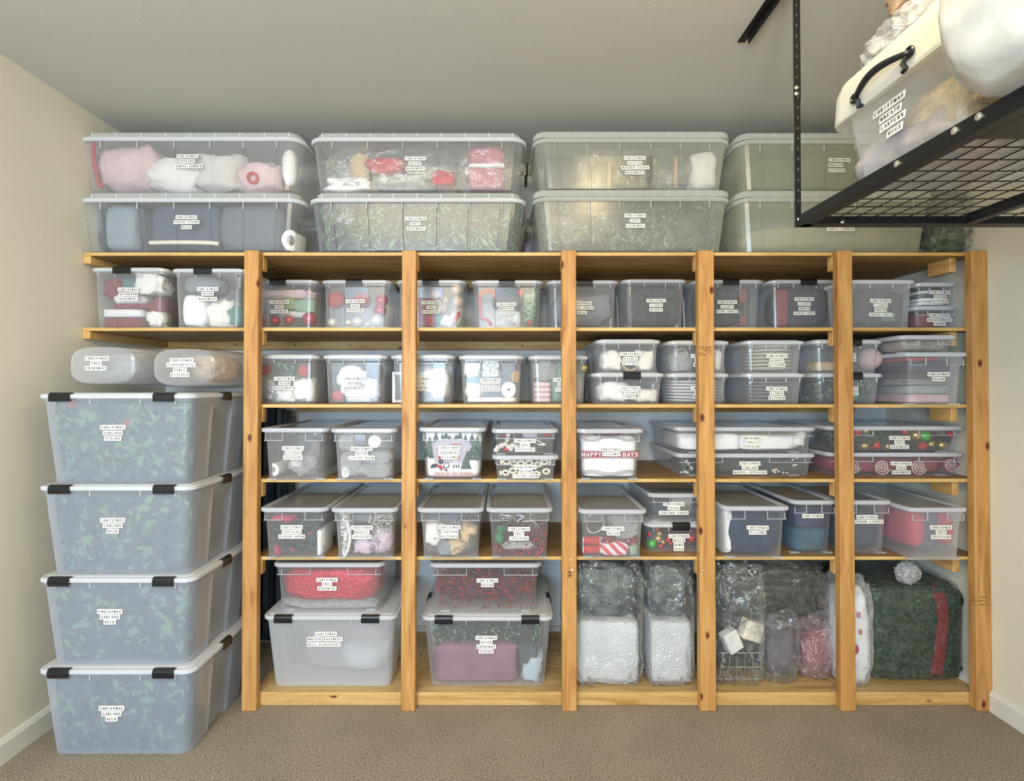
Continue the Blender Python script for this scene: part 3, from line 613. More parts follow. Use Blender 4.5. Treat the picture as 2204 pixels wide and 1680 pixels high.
B_('E7', 1558, 1704, 1090, -.014, S5, 'clear bin of navy and white pillows marked PILLOWS, fifth shelf fourth bay', 1630.6, (1135,1145.4), 'PILLOWS', L=.50, haze=.13)
B_('E8', 1706, 1806, 1077, .05, S5, 'clear bin of blue fabric marked only CHRISTMAS, fifth shelf beside fifth post', 1749.3, (1110,), haze=.12, L=.5)
B_('E9', 1809, 1925, 1077, .05, S5, 'clear bin of blue cords marked OUTDOOR LIGHTS, beside the fifth post', 1866, (1112,1122), 'OUTDOOR LIGHTS', haze=.16, L=.5)
B_('E10', 1958, 2089, 1093, -.03, S5, 'clear bin of crimson cloth marked TREE UPSTAIRS, fifth shelf against the end post', 2025, (1134.5,1145,1155), 'TREE', 'UPSTAIRS', haze=.32)
# --- bottom shelf
d = bin_('F1', 'A', 563, 855, 1324, .045, S6, .46, .66, 'big frosted tote marked WREATH BASEMENT BELL SIGN ENTRY, bottom shelf first bay', (609.5,797),
     [(C,701.5,1363.6),('WREATH',677,1374.6),('BASEMENT',716,1374.6),('BELL SIGN',683.5,1386),('ENTRY',719,1386)], side=(-1,))
bin_('F1u', 'B', 585, 827, 1212, .06, d['top']+.0008, .38, .24, 'clear bin of crimson foil fabric marked TREE BASEMENT, on the frosted tote', rows=col_rows(703.9, (1247,1256,1265.7), 'TREE', 'BASEMENT'))
d = bin_('F2', 'A', 906, 1192, 1326, .045, S6, .46, .24, 'big frosted tote marked DECOR ENTRYWAY STAIRS, bottom shelf second bay', (955,1141.5),
     col_rows(1046.4, (1372,1381.6,1391,1401), 'DECOR', 'ENTRYWAY', 'STAIRS'), side=(-1,1))
bin_('F2u', 'B', 923, 1166, 1213, .06, d['top']+.0008, .38, .16, 'clear bin of red berry sprays marked DECOR, on the tote in the second bay', rows=col_rows(1049, (1248.6,1258.4), 'DECOR'))
# ================================================================== contents of the bins
def ico(sub):
    import bmesh
    bm = bmesh.new(); bmesh.ops.create_icosphere(bm, subdivisions=sub, radius=1.0)
    bm.verts.ensure_lookup_table()
    v = [tuple(x.co) for x in bm.verts]; f = [tuple(q.index for q in p.verts) for p in bm.faces]; bm.free(); return v, f
ICO = {k: ico(k) for k in (1, 2, 3, 4, 5)}
def sq(v, e): return tuple(math.copysign(abs(c)**e, c) for c in v)
def blob_mb(c, half, e=.7, amp=.12, freq=2.2, seed=0, sub=3, ridge=False, m=None):
    m = m or MB(); vs, fs = ICO[sub]; out = []
    so = Vector((seed*3.17, seed*1.31, seed*2.7))
    for v in vs:
        q = Vector(sq(v, e)); n = noise.fractal(Vector(v)*freq + so, 1.0, 2.0, 3)
        if ridge: n = .5 - abs(n)*1.6
        q = q * (1 + amp*n)
        out.append((c[0]+q.x*half[0], c[1]+q.y*half[1], c[2]+q.z*half[2]))
    m.add(out, fs); return m
def rect(px0, py0, px1, py1, Y, th):
    a, b = P(px0, py1, Y), P(px1, py0, Y)
    return ((a.x+b.x)/2, Y+th/2, (a.z+b.z)/2), (abs(b.x-a.x)/2, th/2, abs(b.z-a.z)/2)
def inside(bn, v, pad=.004, extra=0.0):
    """clamp a world point to the inside of a bin"""
    B = BINS[bn]; z = max(B['base']+(.009 if B['r'] < .05 else .017), min(B['top']-.022, v[2]))
    fy = B['face'](z) + .008 + pad + extra; ins = B['face'](z) - B['Y'] + B['sg'] + pad
    hw = B['W']/2 - ins; y1 = B['Y'] + B['L'] - ins - .006; x = v[0]-B['cx']; y = v[1]
    x = max(-hw, min(hw, x)); y = max(fy, min(y1, y)); r = B['r']
    if B['L'] and (hw-abs(x)) < r and (y-fy) < r:
        dx, dy = r-(hw-abs(x)), r-(y-fy); q = math.hypot(dx, dy)
        if q > r: s_ = r/q; x = math.copysign(hw-r+dx*s_, x); y = fy+r-dy*s_
    return Vector((x+B['cx'], y, z))
def fit(o, bn, extra=0.0):
    B = BINS[bn]; mw = Matrix.Translation(o.location); inv = mw.inverted()
    for v in o.data.vertices: v.co = inv @ inside(bn, mw @ v.co, .002, extra)
    o.data.update(); return o
_sd = [0]
def nxt(): _sd[0] += 1; return _sd[0]
def blob(name, r, bn, mat, label, cat, th=.12, dy=.02, e=.65, amp=.12, freq=2.2, sub=3, ridge=False, group=None, Y=None, smooth=True):
    y = (BINS[bn]['Y'] + .02 + dy) if Y is None else Y
    c, h = rect(*r, y, th)
    base = (BINS[bn]['base'] + .004) if bn else None
    if base is not None and c[2]-h[2] < base: # keep it on the bottom of its bin
        top = c[2]+h[2]; c = (c[0], c[1], (top+base)/2); h = (h[0], h[1], (top-base)/2)
    if bn and c[2]+h[2] > BINS[bn]['top'] - .016:
        bot = c[2]-h[2]; c = (c[0], c[1], (bot+BINS[bn]['top']-.016)/2); h = (h[0], h[1], (BINS[bn]['top']-.016-bot)/2)
    m = blob_mb((0,0,0), h, e, amp, freq, nxt(), sub, ridge)
    o = m.build(name, mat, None, smooth, c); tag(o, label, cat, group)
    if bn: fit(o, bn, max(0, dy)*.5)
    return o
def slab_(name, r, bn, mat, label, cat, th=.16, dy=.02, group=None, e=.28, amp=.05):
    return blob(name, r, bn, mat, label, cat, th, dy, e, amp, 3.0, 3, group=group)
_ball = {}
def ball(px, py, r_px, bn, mat, label, group=None, dy=.0, cap=True, name='ornament', tilt=None, cat='ornament'):
    k = (mat.name, cap)
    if k not in _ball: _ball[k] = (MB().lathe([(.02,-1)]+[(math.cos(a), math.sin(a)) for a in [(-80+20*j)*math.pi/180 for j in range(9)]]+[(.02,1)], 18).mesh('ornament', mat, True), MB().lathe([(.16,.95),(.16,1.12),(.1,1.14),(.02,1.15)], 10).mesh('cap', M('cap_gold', plain, (190,160,90), rough=.3, metal=.9)))
    B = BINS[bn]; y = B['face'](P(px, py, B['Y']).z) + .012 + dy; rr = r_px*MPP(y+.02)*(1.3 if bn == 'D7u' else 1.0); c = P(px, py, y+rr)
    zmin = BINS[bn]['base']+.006+rr
    if c.z < zmin: c.z = zmin
    o = put(name, _ball[k][0], None, c, (R.uniform(-.9,.9), R.uniform(-.9,.9), 0), (rr,)*3); tag(o, label, cat, group)
    if cap: put('cap', _ball[k][1], o)
    return o
def leaves(name, r, bn, mats, label, cat='garland', th=.2, n=420, ln=.045, wd=.016, core=True, dy=.0, coremat=None, spread=None, droop=.4, ins=.012):
    """a heap of foliage: an Empty with the foliage as one stuff part, plus a dark core"""
    B = BINS[bn]; y = B['Y'] + .034 + dy; c, h = rect(*r, y, th)
    c = list(c); h = list(h)
    lo = max(c[2]-h[2], B['base']+ins); hi = min(c[2]+h[2], B['top']-.03); c[2] = (lo+hi)/2; h[2] = (hi-lo)/2
    t = empty(name, (c[0], c[1], lo), label, cat)
    cz = h[2]
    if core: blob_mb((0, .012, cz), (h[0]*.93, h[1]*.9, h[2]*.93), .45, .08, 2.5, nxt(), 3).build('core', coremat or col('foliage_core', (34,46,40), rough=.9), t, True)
    if core:
        ch = t.children[0] if t.children else None
        co = [x for x in COL.objects if x.parent == t and x.name.startswith('core')][0]
        for v in co.data.vertices: v.co = inside(bn, v.co + t.location, .012) - t.location
    m = MB(); rr = random.Random(nxt()*11)
    for i in range(n):
        px_, pz = rr.uniform(-1, 1)*h[0], rr.uniform(-1, 1)*h[2]
        py_ = -h[1] + rr.random()**1.6*h[1]*1.2
        a = rr.uniform(0, 2*math.pi); l = ln*rr.uniform(.6, 1.3); w = wd*rr.uniform(.7, 1.3)
        d = Vector((math.cos(a), rr.uniform(-.35,.5), math.sin(a))).normalized(); s = d.cross(Vector((rr.uniform(-.5,.5), -1, rr.uniform(-.5,.5)))).normalized()
        p = Vector((px_, py_, pz + cz)) - d*l/2; nrm = d.cross(s)
        q = [p, p + d*l*.45 + s*w/2 + nrm*l*.06, p + d*l, p + d*l*.45 - s*w/2 + nrm*l*.06, p + d*l*.45 - nrm*l*.04]
        og = t.location
        for k2, v in enumerate(q): q[k2] = inside(bn, v + og) - og
        m.add(q, [(0,1,4),(1,2,4),(2,3,4),(3,0,4)], rr.randrange(len(mats)))
    o = m.build('foliage', mats, t); o['kind'] = 'stuff'; return t
def rope(name, pts, bn, mat, r, label, cat, dy=.03, fuzz=0.0, Y=None, closed=False):
    """a cord through pixel points"""
    y = BINS[bn]['Y'] + .03 + dy if Y is None else Y
    w = []
    for q in pts: w.append(P(q[0], q[1], y + (q[2] if len(q) > 2 else 0)))
    # catmull-rom
    out = []
    nn = len(w)
    for i in range(nn if closed else nn-1):
        p0, p1, p2, p3 = (w[(i-1) % nn], w[i], w[(i+1) % nn], w[(i+2) % nn]) if closed else (w[max(0,i-1)], w[i], w[i+1], w[min(nn-1,i+2)])
        for k in range(6):
            t = k/6; out.append(.5*((2*p1)+(-p0+p2)*t+(2*p0-5*p1+4*p2-p3)*t*t+(-p0+3*p1-3*p2+p3)*t*t*t))
    if not closed: out.append(w[-1])
    c = out[0].copy(); m = MB()
    rad = [r*(1+fuzz*R.uniform(-1,1)) for _ in out] if fuzz else r
    (out := [inside(bn, p, r+.002) if bn and Y is None else p for p in out]); c = out[0].copy(); m.tube([p-c for p in out], rad, 6, closed=closed); o = m.build(name, mat, None, True, c); tag(o, label, cat); return o
def coils(name, r, bn, mat, label, n=9, rad=.0022, th=.1, cat='string lights', dy=.02):
    """tangled cord: many loops as one thing"""
    B = BINS[bn]; y = B['Y']+.034+dy; c, h = rect(*r, y, th); rr = random.Random(nxt()*5); m = MB()
    lo = max(c[2]-h[2], B['base']+.008); hi = min(c[2]+h[2], B['top']-.035); cz = (lo+hi)/2; hz_ = (hi-lo)/2
    pts = []
    for i in range(n*7):
        a = i*2*math.pi/6.3 + rr.uniform(-.35,.35); f = rr.uniform(.35, .95)
        pts.append(Vector((math.cos(a)*h[0]*f + rr.uniform(-.15,.15)*h[0], rr.uniform(-1,.4)*h[1]*.8, math.sin(a)*hz_*f)))
    out = []
    for i in range(len(pts)-1):
        p0, p1, p2, p3 = pts[max(0,i-1)], pts[i], pts[i+1], pts[min(len(pts)-1,i+2)]
        for k in range(5):
            t = k/5; out.append(.5*((2*p1)+(-p0+p2)*t+(2*p0-5*p1+4*p2-p3)*t*t+(-p0+3*p1-3*p2+p3)*t*t*t))
    og = Vector((c[0], c[1], cz)); out = [inside(bn, q+og, .004)-og for q in out]; m.tube(out, rad, 4); o = m.build(name, mat, None, True, og); tag(o, label, cat); return o
def burst(px, py, r_px, bn, label, group, dy=.0, n=22, mat=None, name='starburst_ornament'):
    y = BINS[bn]['Y'] + .03 + dy; rr_ = r_px*MPP(y); c = P(px, py, y+rr_*.7); rr = random.Random(nxt()); m = MB()
    hi = BINS[bn]['top']-.02; lo = BINS[bn]['base']+.006
    for i in range(n):
        d = Vector((rr.gauss(0,1), rr.gauss(0,.7), rr.gauss(0,1))).normalized(); l = rr_*rr.uniform(.75,1.1); e = c + d*l
        if e.z > hi: d = d*((hi-c.z)/max(1e-6, d.z*l)) if d.z > 0 else d
        if e.z < lo and d.z < 0: d = d*((lo-c.z)/(d.z*l))
        m.tube([d*l*.05, d*l], [.0012, .0006], 3)
    m.lathe([(.001,-.006),(.006,0),(.001,.006)], 8)
    o = m.build(name, mat or silver, None, False, c); tag(o, label, 'ornament', group); return o
def disc(name, px, py, r_px, bn, mat, label, cat, th=.02, dy=.0, group=None, hole=0.0, y=None):
    y = BINS[bn]['Y'] + .03 + dy if y is None else y; rr = r_px*MPP(y); c = P(px, py, y); m = MB()
    c.z = max(c.z, BINS[bn]['base'] + .006 + rr)
    if hole: m.loft([[(rr*f*math.cos(a), h_, rr*f*math.sin(a)) for a in [2*math.pi*j/28 for j in range(28)]] for f, h_ in ((hole,0),(.97,0),(1,.003),(1,th-.003),(.97,th),(hole,th))], close=True)
    else: m.lathe([(rr*.94,0),(rr,.003),(rr,th-.003),(rr*.94,th)], 28, axis='y')
    o = m.build(name, mat, None, False, c); tag(o, label, cat, group)
    if bn: fit(o, bn)
    return o
# ---- content materials
wht = M('white_plush', plain, (238,234,230), rough=.9, bump=.5, bscale=90)
wcl = M('white_cloth', plain, (240,240,242), rough=.85, bump=.25, bscale=22)
pnk = M('pink_plush', plain, (222,190,192), rough=.9, bump=.4, bscale=50, var=.06)
dred = M('dark_red_cloth', plain, (128,32,50), rough=.85, bump=.3, bscale=40)
crim = M('crimson_foil', plain, (196,22,58), rough=.32, metal=.35, bump=.9, bscale=70)
redf = M('red_felt', plain, (190,30,52), rough=.9, bump=.3, bscale=120)
pinkred = M('raspberry_cloth', plain, (186,40,84), rough=.85, bump=.2, bscale=60)
bgrn = M('bright_green_cloth', plain, (150,180,112), rough=.8, bump=.3, bscale=40)
pgrn = M('pale_green_cloth', plain, (150,176,152), rough=.8, bump=.3, bscale=40)
teal = M('teal_cloth', plain, (78,122,118), rough=.8, bump=.2)
gry = M('grey_cloth', plain, (122,126,134), rough=.85, bump=.3, bscale=25, var=.12)
dgry = M('charcoal_cloth', plain, (66,72,80), rough=.85, bump=.3, bscale=25, var=.15)
bgry = M('blue_grey_rug', plain, (84,94,112), rough=.9, bump=.5, bscale=120)
navy = M('navy_plush', plain, (18,44,78), rough=.95, bump=.6, bscale=110, var=.25, vscale=30)
blu = M('blue_cord', plain, (34,66,98), rough=.7, var=.2)
tan_ = M('tan_cloth', plain, (196,168,130), rough=.8, bump=.3, bscale=60, var=.1)
crm = M('cream_soap', plain, (240,232,212), rough=.6)
beige = M('beige_ribbon', plain, (176,164,146), rough=.8, bump=.6, bscale=70, var=.2, vscale=20)
silver = M('silver_wire', plain, (222,224,226), rough=.2, metal=.9)
redm = M('shiny_red', plain, (206,14,22), rough=.16, metal=.55, coat=.5)
redr = M('red_glitter', plain, (200,40,40), rough=.6, bump=.5, bscale=400)
pearl = M('pearl', plain, (240,234,222), rough=.16, metal=.25, coat=.5)
goldm = M('gold_shiny', plain, (214,190,120), rough=.16, metal=.8)
grnm = M('shiny_green', plain, (40,190,50), rough=.18, metal=.4, coat=.4)
burg = M('burgundy_berry', plain, (140,20,40), rough=.2, coat=.4)
card = M('brown_card', plain, (176,140,100), rough=.8)
wpaper = M('white_paper', plain, (242,242,240), rough=.6)
gl = [col('leaf_dark', (34,58,52), rough=.6), col('leaf_mid', (58,92,72), rough=.6), col('leaf_pale', (104,138,106), rough=.55), col('leaf_blue', (48,72,78), rough=.6)]
gl2 = [col('leaf_dark2', (26,44,44), rough=.6), col('leaf_mid2', (44,70,66), rough=.6), col('leaf_blue2', (50,66,76), rough=.6)]
ndl = [col('needle_green', (72,92,78), rough=.5), col('needle_silver', (176,180,170), rough=.35, metal=.3), col('needle_grey', (120,128,118), rough=.45)]
drk = [col('cord_green', (30,44,40), rough=.6), col('cord_green2', (44,60,56), rough=.5)]
wrapf = M('bubble_wrap', plastic, .45, (236,238,242), .12, wav=.9, wscale=90)
film = M('clear_film', plastic, .035, (236,238,242), .10, wav=.8, wscale=20, gl=1.0, hnoise=.10)
filmw = M('milky_film', plastic, .30, (236,238,242), .12, wav=.9, wscale=30, gl=1.4, hnoise=.4)
def film_over(r, bn, label, th=.14, dy=.0, mat=None, amp=.25, freq=2.6, name='plastic_bag', cat='plastic bag', sub=4):
    return blob(name, r, bn, mat or film, label, cat, th, dy, .6, amp, freq, sub, True)
# ---- garland totes
for k, dsc, rp in (('L3','in the GARLAND STAIRS tote',(96,868,412,1030)),('L2','in the tote under the GARLAND STAIRS tote',(100,1068,410,1228)),('L1','in the second tote up from the carpet',(98,1268,410,1425)),('L0','in the lowest tote, on the carpet',(98,1470,408,1620))):
    leaves('leaf_garland', rp, k, gl if k == 'L3' else gl[:1]+gl[2:]+gl2[2:], 'green artificial leaf garland ' + dsc, th=.34, n=2400, ln=.06, wd=.03)
ball(157, 868, 11, 'L3', redr, 'small dull red rosette near the lid of the GARLAND STAIRS tote', cap=False, name='rosette'); ball(280, 908, 12, 'L3', redr, 'dull red rosette beside the labels of the GARLAND STAIRS tote', cap=False, name='rosette')
# ---- top totes
slab_('plush_roll', (195,305,330,402), 'TLu', pnk, 'pink and white rolled plush near the wall end of the STAIRS SANTA CORNER tote', 'plush', .22, .02, e=.6, amp=.2)
blob('plush_roll', (300,330,420,404), 'TLu', wht, 'white plush lump beneath the labels of the STAIRS SANTA CORNER tote', 'plush', .22, .01, amp=.3)
blob('plush_roll', (405,320,520,405), 'TLu', M('pale_plush', plain, (214,206,200), rough=.9, bump=.4, bscale=60), 'pale grey plush lump in the middle of the STAIRS SANTA CORNER tote', 'plush', .22, .015, amp=.35)
blob('plush_roll', (500,340,600,405), 'TLu', pnk, 'pinkish plush with a red rim in the STAIRS SANTA CORNER tote', 'plush', .2, .02, amp=.35)
disc('ribbon_ring', 540, 380, 13, 'TLu', redf, 'small red ring lying in the STAIRS SANTA CORNER tote', 'ring', .02, -.005, hole=.6)
blob('bottle', (602,316,634,394), 'TLu', wht, 'upright white bottle shape at the end of the STAIRS SANTA CORNER tote', 'bottle', .07, .02, e=.8, amp=.05)
m_ = MB(); cA = P(190, 310, .085); rope('red_hoop', [(204,306),(190,325),(186,350),(192,378),(212,400)], 'TLu', redf, .008, 'dark red curved hoop at the wall end of the STAIRS SANTA CORNER tote', 'hoop', .0)
for rr_, mt, lb in (((186,440,215,535), gry, 'narrow grey roll at the wall end of the COCOA STAND RUGS tote'), ((222,436,290,537), M('pale_grey_rug', plain, (150,160,170), rough=.9, bump=.3), 'pale grey folded rug in the COCOA STAND RUGS tote'), ((318,436,470,536), bgry, 'dark blue-grey rolled rug behind the label of the COCOA STAND RUGS tote'), ((468,438,605,537), M('slate_rug', plain, (104,110,120), rough=.9, bump=.4), 'slate grey rolled rug in the COCOA STAND RUGS tote')):
    slab_('rolled_rug', rr_, 'TLl', mt, lb, 'rug', .26, .06)
rope('wooden_rod', [(316,520),(380,519),(440,520),(466,522)], 'TLl', crm, .010, 'cream telescopic rod lying low in the COCOA STAND RUGS tote', 'rod', .0)
disc('paper_roll', 626, 515, 22, 'TLl', wht, 'white paper roll standing on edge in the COCOA STAND RUGS tote', 'roll', .10, .0, hole=.5)
blob('fabric_bundle', (690,375,800,404), 'TMu', wht, 'white lacy bundle low in the DECOR BASEMENT long tote', 'fabric', .2, .0, amp=.35)
blob('stuffed_figure', (745,318,795,385), 'TMu', tan_, 'yellowish cone hat shape in the DECOR BASEMENT long tote', 'figure', .12, .04, e=.9, amp=.15)
blob('red_bow', (790,336,870,368), 'TMu', redf, 'red folded bow behind the label of the DECOR BASEMENT long tote', 'bow', .1, .02, amp=.5)
blob('red_bow', (925,363,978,392), 'TMu', redf, 'round red bow low in the DECOR BASEMENT long tote', 'bow', .1, .0, amp=.4)
blob('grey_fabric', (800,368,930,404), 'TMu', M('sequin_grey', plain, (150,158,150), rough=.4, bump=.9, bscale=120, var=.2), 'grey sequinned fabric in the DECOR BASEMENT long tote', 'fabric', .16, .03, amp=.3)
slab_('gift_bag', (1006,312,1086,402), 'TMu', M('mauve_bag', plain, (170,96,112), rough=.7, bump=.3, bscale=20, var=.1), 'mauve gift bag with a white band in the DECOR BASEMENT long tote', 'bag', .14, .02)
slab_('white_band', (1008,350,1086,358), 'TMu', wpaper, 'white ribbon band across the mauve gift bag', 'ribbon', .02, -.0)
film_over((690,310,990,402), 'TMu', 'clear crinkled plastic bag in the DECOR BASEMENT long tote', .2, -.004)
film_over((975,305,1110,402), 'TMu', 'clear plastic bag round the mauve gift bag', .2, -.008, amp=.15)
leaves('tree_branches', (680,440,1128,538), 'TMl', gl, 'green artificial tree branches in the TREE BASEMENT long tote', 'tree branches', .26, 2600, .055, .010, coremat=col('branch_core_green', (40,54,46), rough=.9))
film_over((690,436,760,480), 'TMl', 'small clear bag above the tree branches', .06, -.006)
slab_('wooden_sleigh', (1172,332,1235,402), 'TRu', dgry, 'dark grey board leaning at one end of the SLEIGH WOODEN STAND tote', 'board', .05, .03)
slab_('wooden_stand', (1240,330,1420,404), 'TRu', M('khaki_wood', plain, (140,130,98), rough=.6, var=.1), 'khaki wooden stand in the SLEIGH WOODEN STAND tote', 'stand', .18, .06)
slab_('wooden_upright', (1308,345,1316,404), 'TRu', tan_, 'thin pale wooden upright beside the sleigh label', 'slat', .03, .02)
slab_('wooden_upright', (1452,335,1459,402), 'TRu', tan_, 'thin pale wooden upright beside the round white bag', 'slat', .03, .02)
slab_('sleigh_strap', (1394,332,1407,402), 'TRu', M('leather_black', plain, (30,28,26), rough=.3), 'black studded strap hanging beside the sleigh label', 'strap', .02, .0)
blob('white_bag', (1488,318,1550,403), 'TRu', wht, 'round white wrapped bundle at the end of the SLEIGH WOODEN STAND tote', 'bundle', .14, .02, amp=.15)
film_over((1235,312,1490,404), 'TRu', 'clear crinkled film round the wooden stand', .22, -.006)
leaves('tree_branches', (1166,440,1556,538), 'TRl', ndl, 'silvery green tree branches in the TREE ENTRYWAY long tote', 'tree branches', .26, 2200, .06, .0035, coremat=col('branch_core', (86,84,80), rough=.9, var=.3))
film_over((1180,440,1540,536), 'TRl', 'clear crinkled bag over the silvery tree branches', .24, -.01, amp=.2)
slab_('green_wreath', (1612,325,1960,404), 'TZu', M('olive_cloth', plain, (104,108,84), rough=.9, bump=.4, bscale=40, var=.15), 'dull olive wreath bundle in the WREATH KITCHEN tote', 'wreath', .26, .06, e=.5, amp=.1)
blob('pale_cushion', (1600,480,1950,538), 'TZl', M('pale_khaki', plain, (176,172,148), rough=.9, bump=.2, bscale=20), 'pale soft bundle low in the tote marked SANTA CORNER behind the rack', 'bundle', .26, .04, amp=.2)
# ---- second shelf
slab_('folded_towel', (210,683,305,704), 'B1', dred, 'dark red folded towel at the bottom of the BATHROOM BASEMENT bin', 'towel')
slab_('folded_towel', (212,664,306,682), 'B1', wcl, 'white folded towel on the dark red towel in the BATHROOM BASEMENT bin', 'towel')
slab_('folded_towel', (238,652,332,664), 'B1', dred, 'thin dark red towel between two white ones in the BATHROOM BASEMENT bin', 'towel')
blob('rolled_towel', (234,630,304,654), 'B1', wcl, 'white rolled towel behind the BATHROOM label', 'towel', .12, .01)
blob('red_cloth', (212,595,262,640), 'B1', dred, 'crumpled dark red cloth under the lid of the BATHROOM BASEMENT bin', 'cloth', .12, .02, amp=.4)
blob('teal_cloth', (248,592,290,625), 'B1', teal, 'teal cloth beneath the latch of the BATHROOM BASEMENT bin', 'cloth', .1, .04, amp=.2)
blob('white_mitten', (280,588,345,632), 'B1', wht, 'fluffy white mitten in the BATHROOM BASEMENT bin', 'mitten', .12, .0, amp=.5)
blob('snowy_scrap', (312,668,345,704), 'B1', wht, 'crumpled white tissue in the corner of the BATHROOM BASEMENT bin', 'tissue', .1, .0, amp=.7)
blob('red_cloth', (318,635,346,690), 'B1', dred, 'plaid dark cloth beside the white tissue in the BATHROOM BASEMENT bin', 'cloth', .3, .03, amp=.3)
blob('wrapped_parcel', (388,632,440,703), 'B2', wcl, 'tall white wrapped parcel in the end-bay DECOR BASEMENT bin', 'parcel', .12, .0, e=.45)
blob('white_fluff', (436,640,500,703), 'B2', wht, 'white fluffy bundle in the end-bay DECOR BASEMENT bin', 'bundle', .12, .01, amp=.35)
blob('grey_pouch', (388,590,470,632), 'B2', gry, 'soft grey pouch in the end-bay DECOR BASEMENT bin', 'pouch', .14, .03)
blob('teal_cloth', (478,655,520,703), 'B2', teal, 'teal folded cloth in the end-bay DECOR BASEMENT bin', 'cloth', .12, .02)
for px, py, r in ((566,693,10),(593,690,11),(623,689,12)): ball(px, py, r, 'B3', redm, 'shiny red ball along the bottom of the green-cloth TREE UPSTAIRS bin', 'red balls under the green cloth')
ball(667, 686, 17, 'B3', redm, 'largest shiny red ball in the corner of the green-cloth TREE UPSTAIRS bin')
blob('green_cloth', (632,640,682,672), 'B3', pgrn, 'pale green crumpled cloth above the red balls', 'cloth', .1, .0, amp=.4)
blob('green_cloth', (606,640,636,664), 'B3', bgrn, 'lime green cloth scrap behind the TREE label', 'cloth', .08, .01, amp=.4)
blob('pink_tissue', (552,620,676,642), 'B3', pnk, 'pink wrapping tissue under the lid above the green cloth', 'tissue', .14, .02, amp=.3)
blob('white_tissue', (600,668,676,682), 'B3', wht, 'white tissue layer over the red balls', 'tissue', .1, .02, amp=.3)
for px, py, r, l in ((724,646,19,'large matte red ball at one end of the pearl-and-red bin'),(780,646,19,'large matte red ball behind the TREE label of the pearl-and-red bin')): ball(px, py, r, 'B4', redr, l, dy=.03)
ball(822, 646, 14, 'B4', redm, 'shiny dark red ornament near the lid of the pearl-and-red bin', dy=.02); ball(818, 668, 14, 'B4', redm, 'shiny red ornament above the end pearl ball', dy=.03)
for px, py, r in ((716,694,11),(750,694,8),(771,692,13)): ball(px, py, r, 'B4', pearl, 'pearl white ball on the bottom of the pearl-and-red bin', 'pearl white balls on the bottom')
ball(792, 698, 6, 'B4', pearl, 'smallest pearl white ball in the pearl-and-red bin'); ball(812, 689, 14, 'B4', pearl, 'largest pearl white ball, at the end of the pearl-and-red bin')
slab_('red_box', (872,640,942,703), 'B5', dred, 'dark red box behind the swirled ball bin label', 'box', .08, .02)
spiral_m = None
def swirl_mat():
    m, nt, out = nm('cream_swirl'); L = nt.links.new; b = N(nt, 'ShaderNodeBsdfPrincipled', i_Roughness=.7); L(b.outputs[0], out.inputs[0])
    tc = N(nt, 'ShaderNodeTexCoord'); w = N(nt, 'ShaderNodeTexWave', wave_type='RINGS', rings_direction='Y', i_Scale=2.2); L(tc.outputs['Object'], w.inputs['Vector'])
    r = ramp(nt, [(.35, c3((160,118,104))), (.6, c3((238,222,206)))]); L(w.outputs['Fac'], r.inputs[0]); L(r.outputs[0], b.inputs['Base Color']); return m
swm = swirl_mat()
for px, py, r, l in ((937,634,12,'near the latch'),(958,646,9,'between two others'),(984,620,13,'topmost, under the lid'),(952,662,12,'beside the labels'),(985,650,13,'lowest, above the candies')): 
    o = ball(px, py, r, 'B5', swm, 'cream ball with swirled rings, ' + l, cap=False); o.rotation_euler = (R.uniform(-.4,.4), 0, R.uniform(-.4,.4))
def candy(px, py, w, h, a, bn, mat, label):
    y = BINS[bn]['Y']+.045; c = P(px, py, y); s = MPP(y); m = blob_mb((0,0,0), (w*s/2, .022, h*s/2), .9, .1, 2, nxt(), 3)
    o = m.build('wrapped_candy', mat, None, True, inside(bn, c, .01)); o.rotation_euler = (0, math.radians(a), 0); tag(o, label, 'candy')
candy(928, 690, 22, 26, 0, 'B5', redf, 'red wrapped candy at the bottom of the swirled ball bin'); candy(943, 687, 22, 24, 20, 'B5', M('green_glitter', plain, (50,120,74), rough=.5, bump=.4, bscale=200), 'green wrapped candy beside the red one'); candy(958, 690, 20, 26, 30, 'B5', crm, 'cream wrapped candy beside the green one')
candy(972, 688, 16, 34, 25, 'B5', wht, 'white wrapped candy at the bottom'); candy(982, 686, 12, 34, 25, 'B5', redf, 'red glitter candy stick at the end of the swirled ball bin'); candy(990, 692, 12, 26, 10, 'B5', pgrn, 'pale green wrapped candy in the corner')
rope('red_rope_garland', [(1064,640),(1062,628,.0),(1042,626),(1030,636),(1030,660),(1034,684),(1048,688),(1058,700)], 'B6', redr, .0085, 'fuzzy red rope garland looped in the WREATH bin', 'garland', .0, .2)
slab_('instruction_sheet', (1064,668,1120,704), 'B6', wpaper, 'white printed sheet behind the WREATH labels', 'paper', .004, -.008)
leaves('green_cloth_bundle', (1126,612,1160,700), 'B6', gl[1:3], 'grey green foliage beside the white printed sheet', 'foliage', .1, 90, .03, .012, coremat=pgrn)
blob('grey_bag', (1062,618,1128,664), 'B6', dgry, 'dark grey plastic bag beneath the latch of the WREATH bin', 'bag', .1, .03, amp=.4)
ball(1140, 694, 7, 'B6', redm, 'small bright red bauble beside the white printed sheet', cap=False); ball(1120, 630, 8, 'B6', redr, 'red fuzzy end near the top of the WREATH bin', cap=False, name='pompom')
blob('grey_bag', (1190,625,1322,700), 'B7', gry, 'grey soft bag filling the FRONT PORCH bin', 'bag', .14, .02, amp=.2)
slab_('instruction_sheet', (1236,644,1256,672), 'B7', wpaper, 'white crumpled sheet beside the FRONT PORCH label', 'paper', .004, -.006)
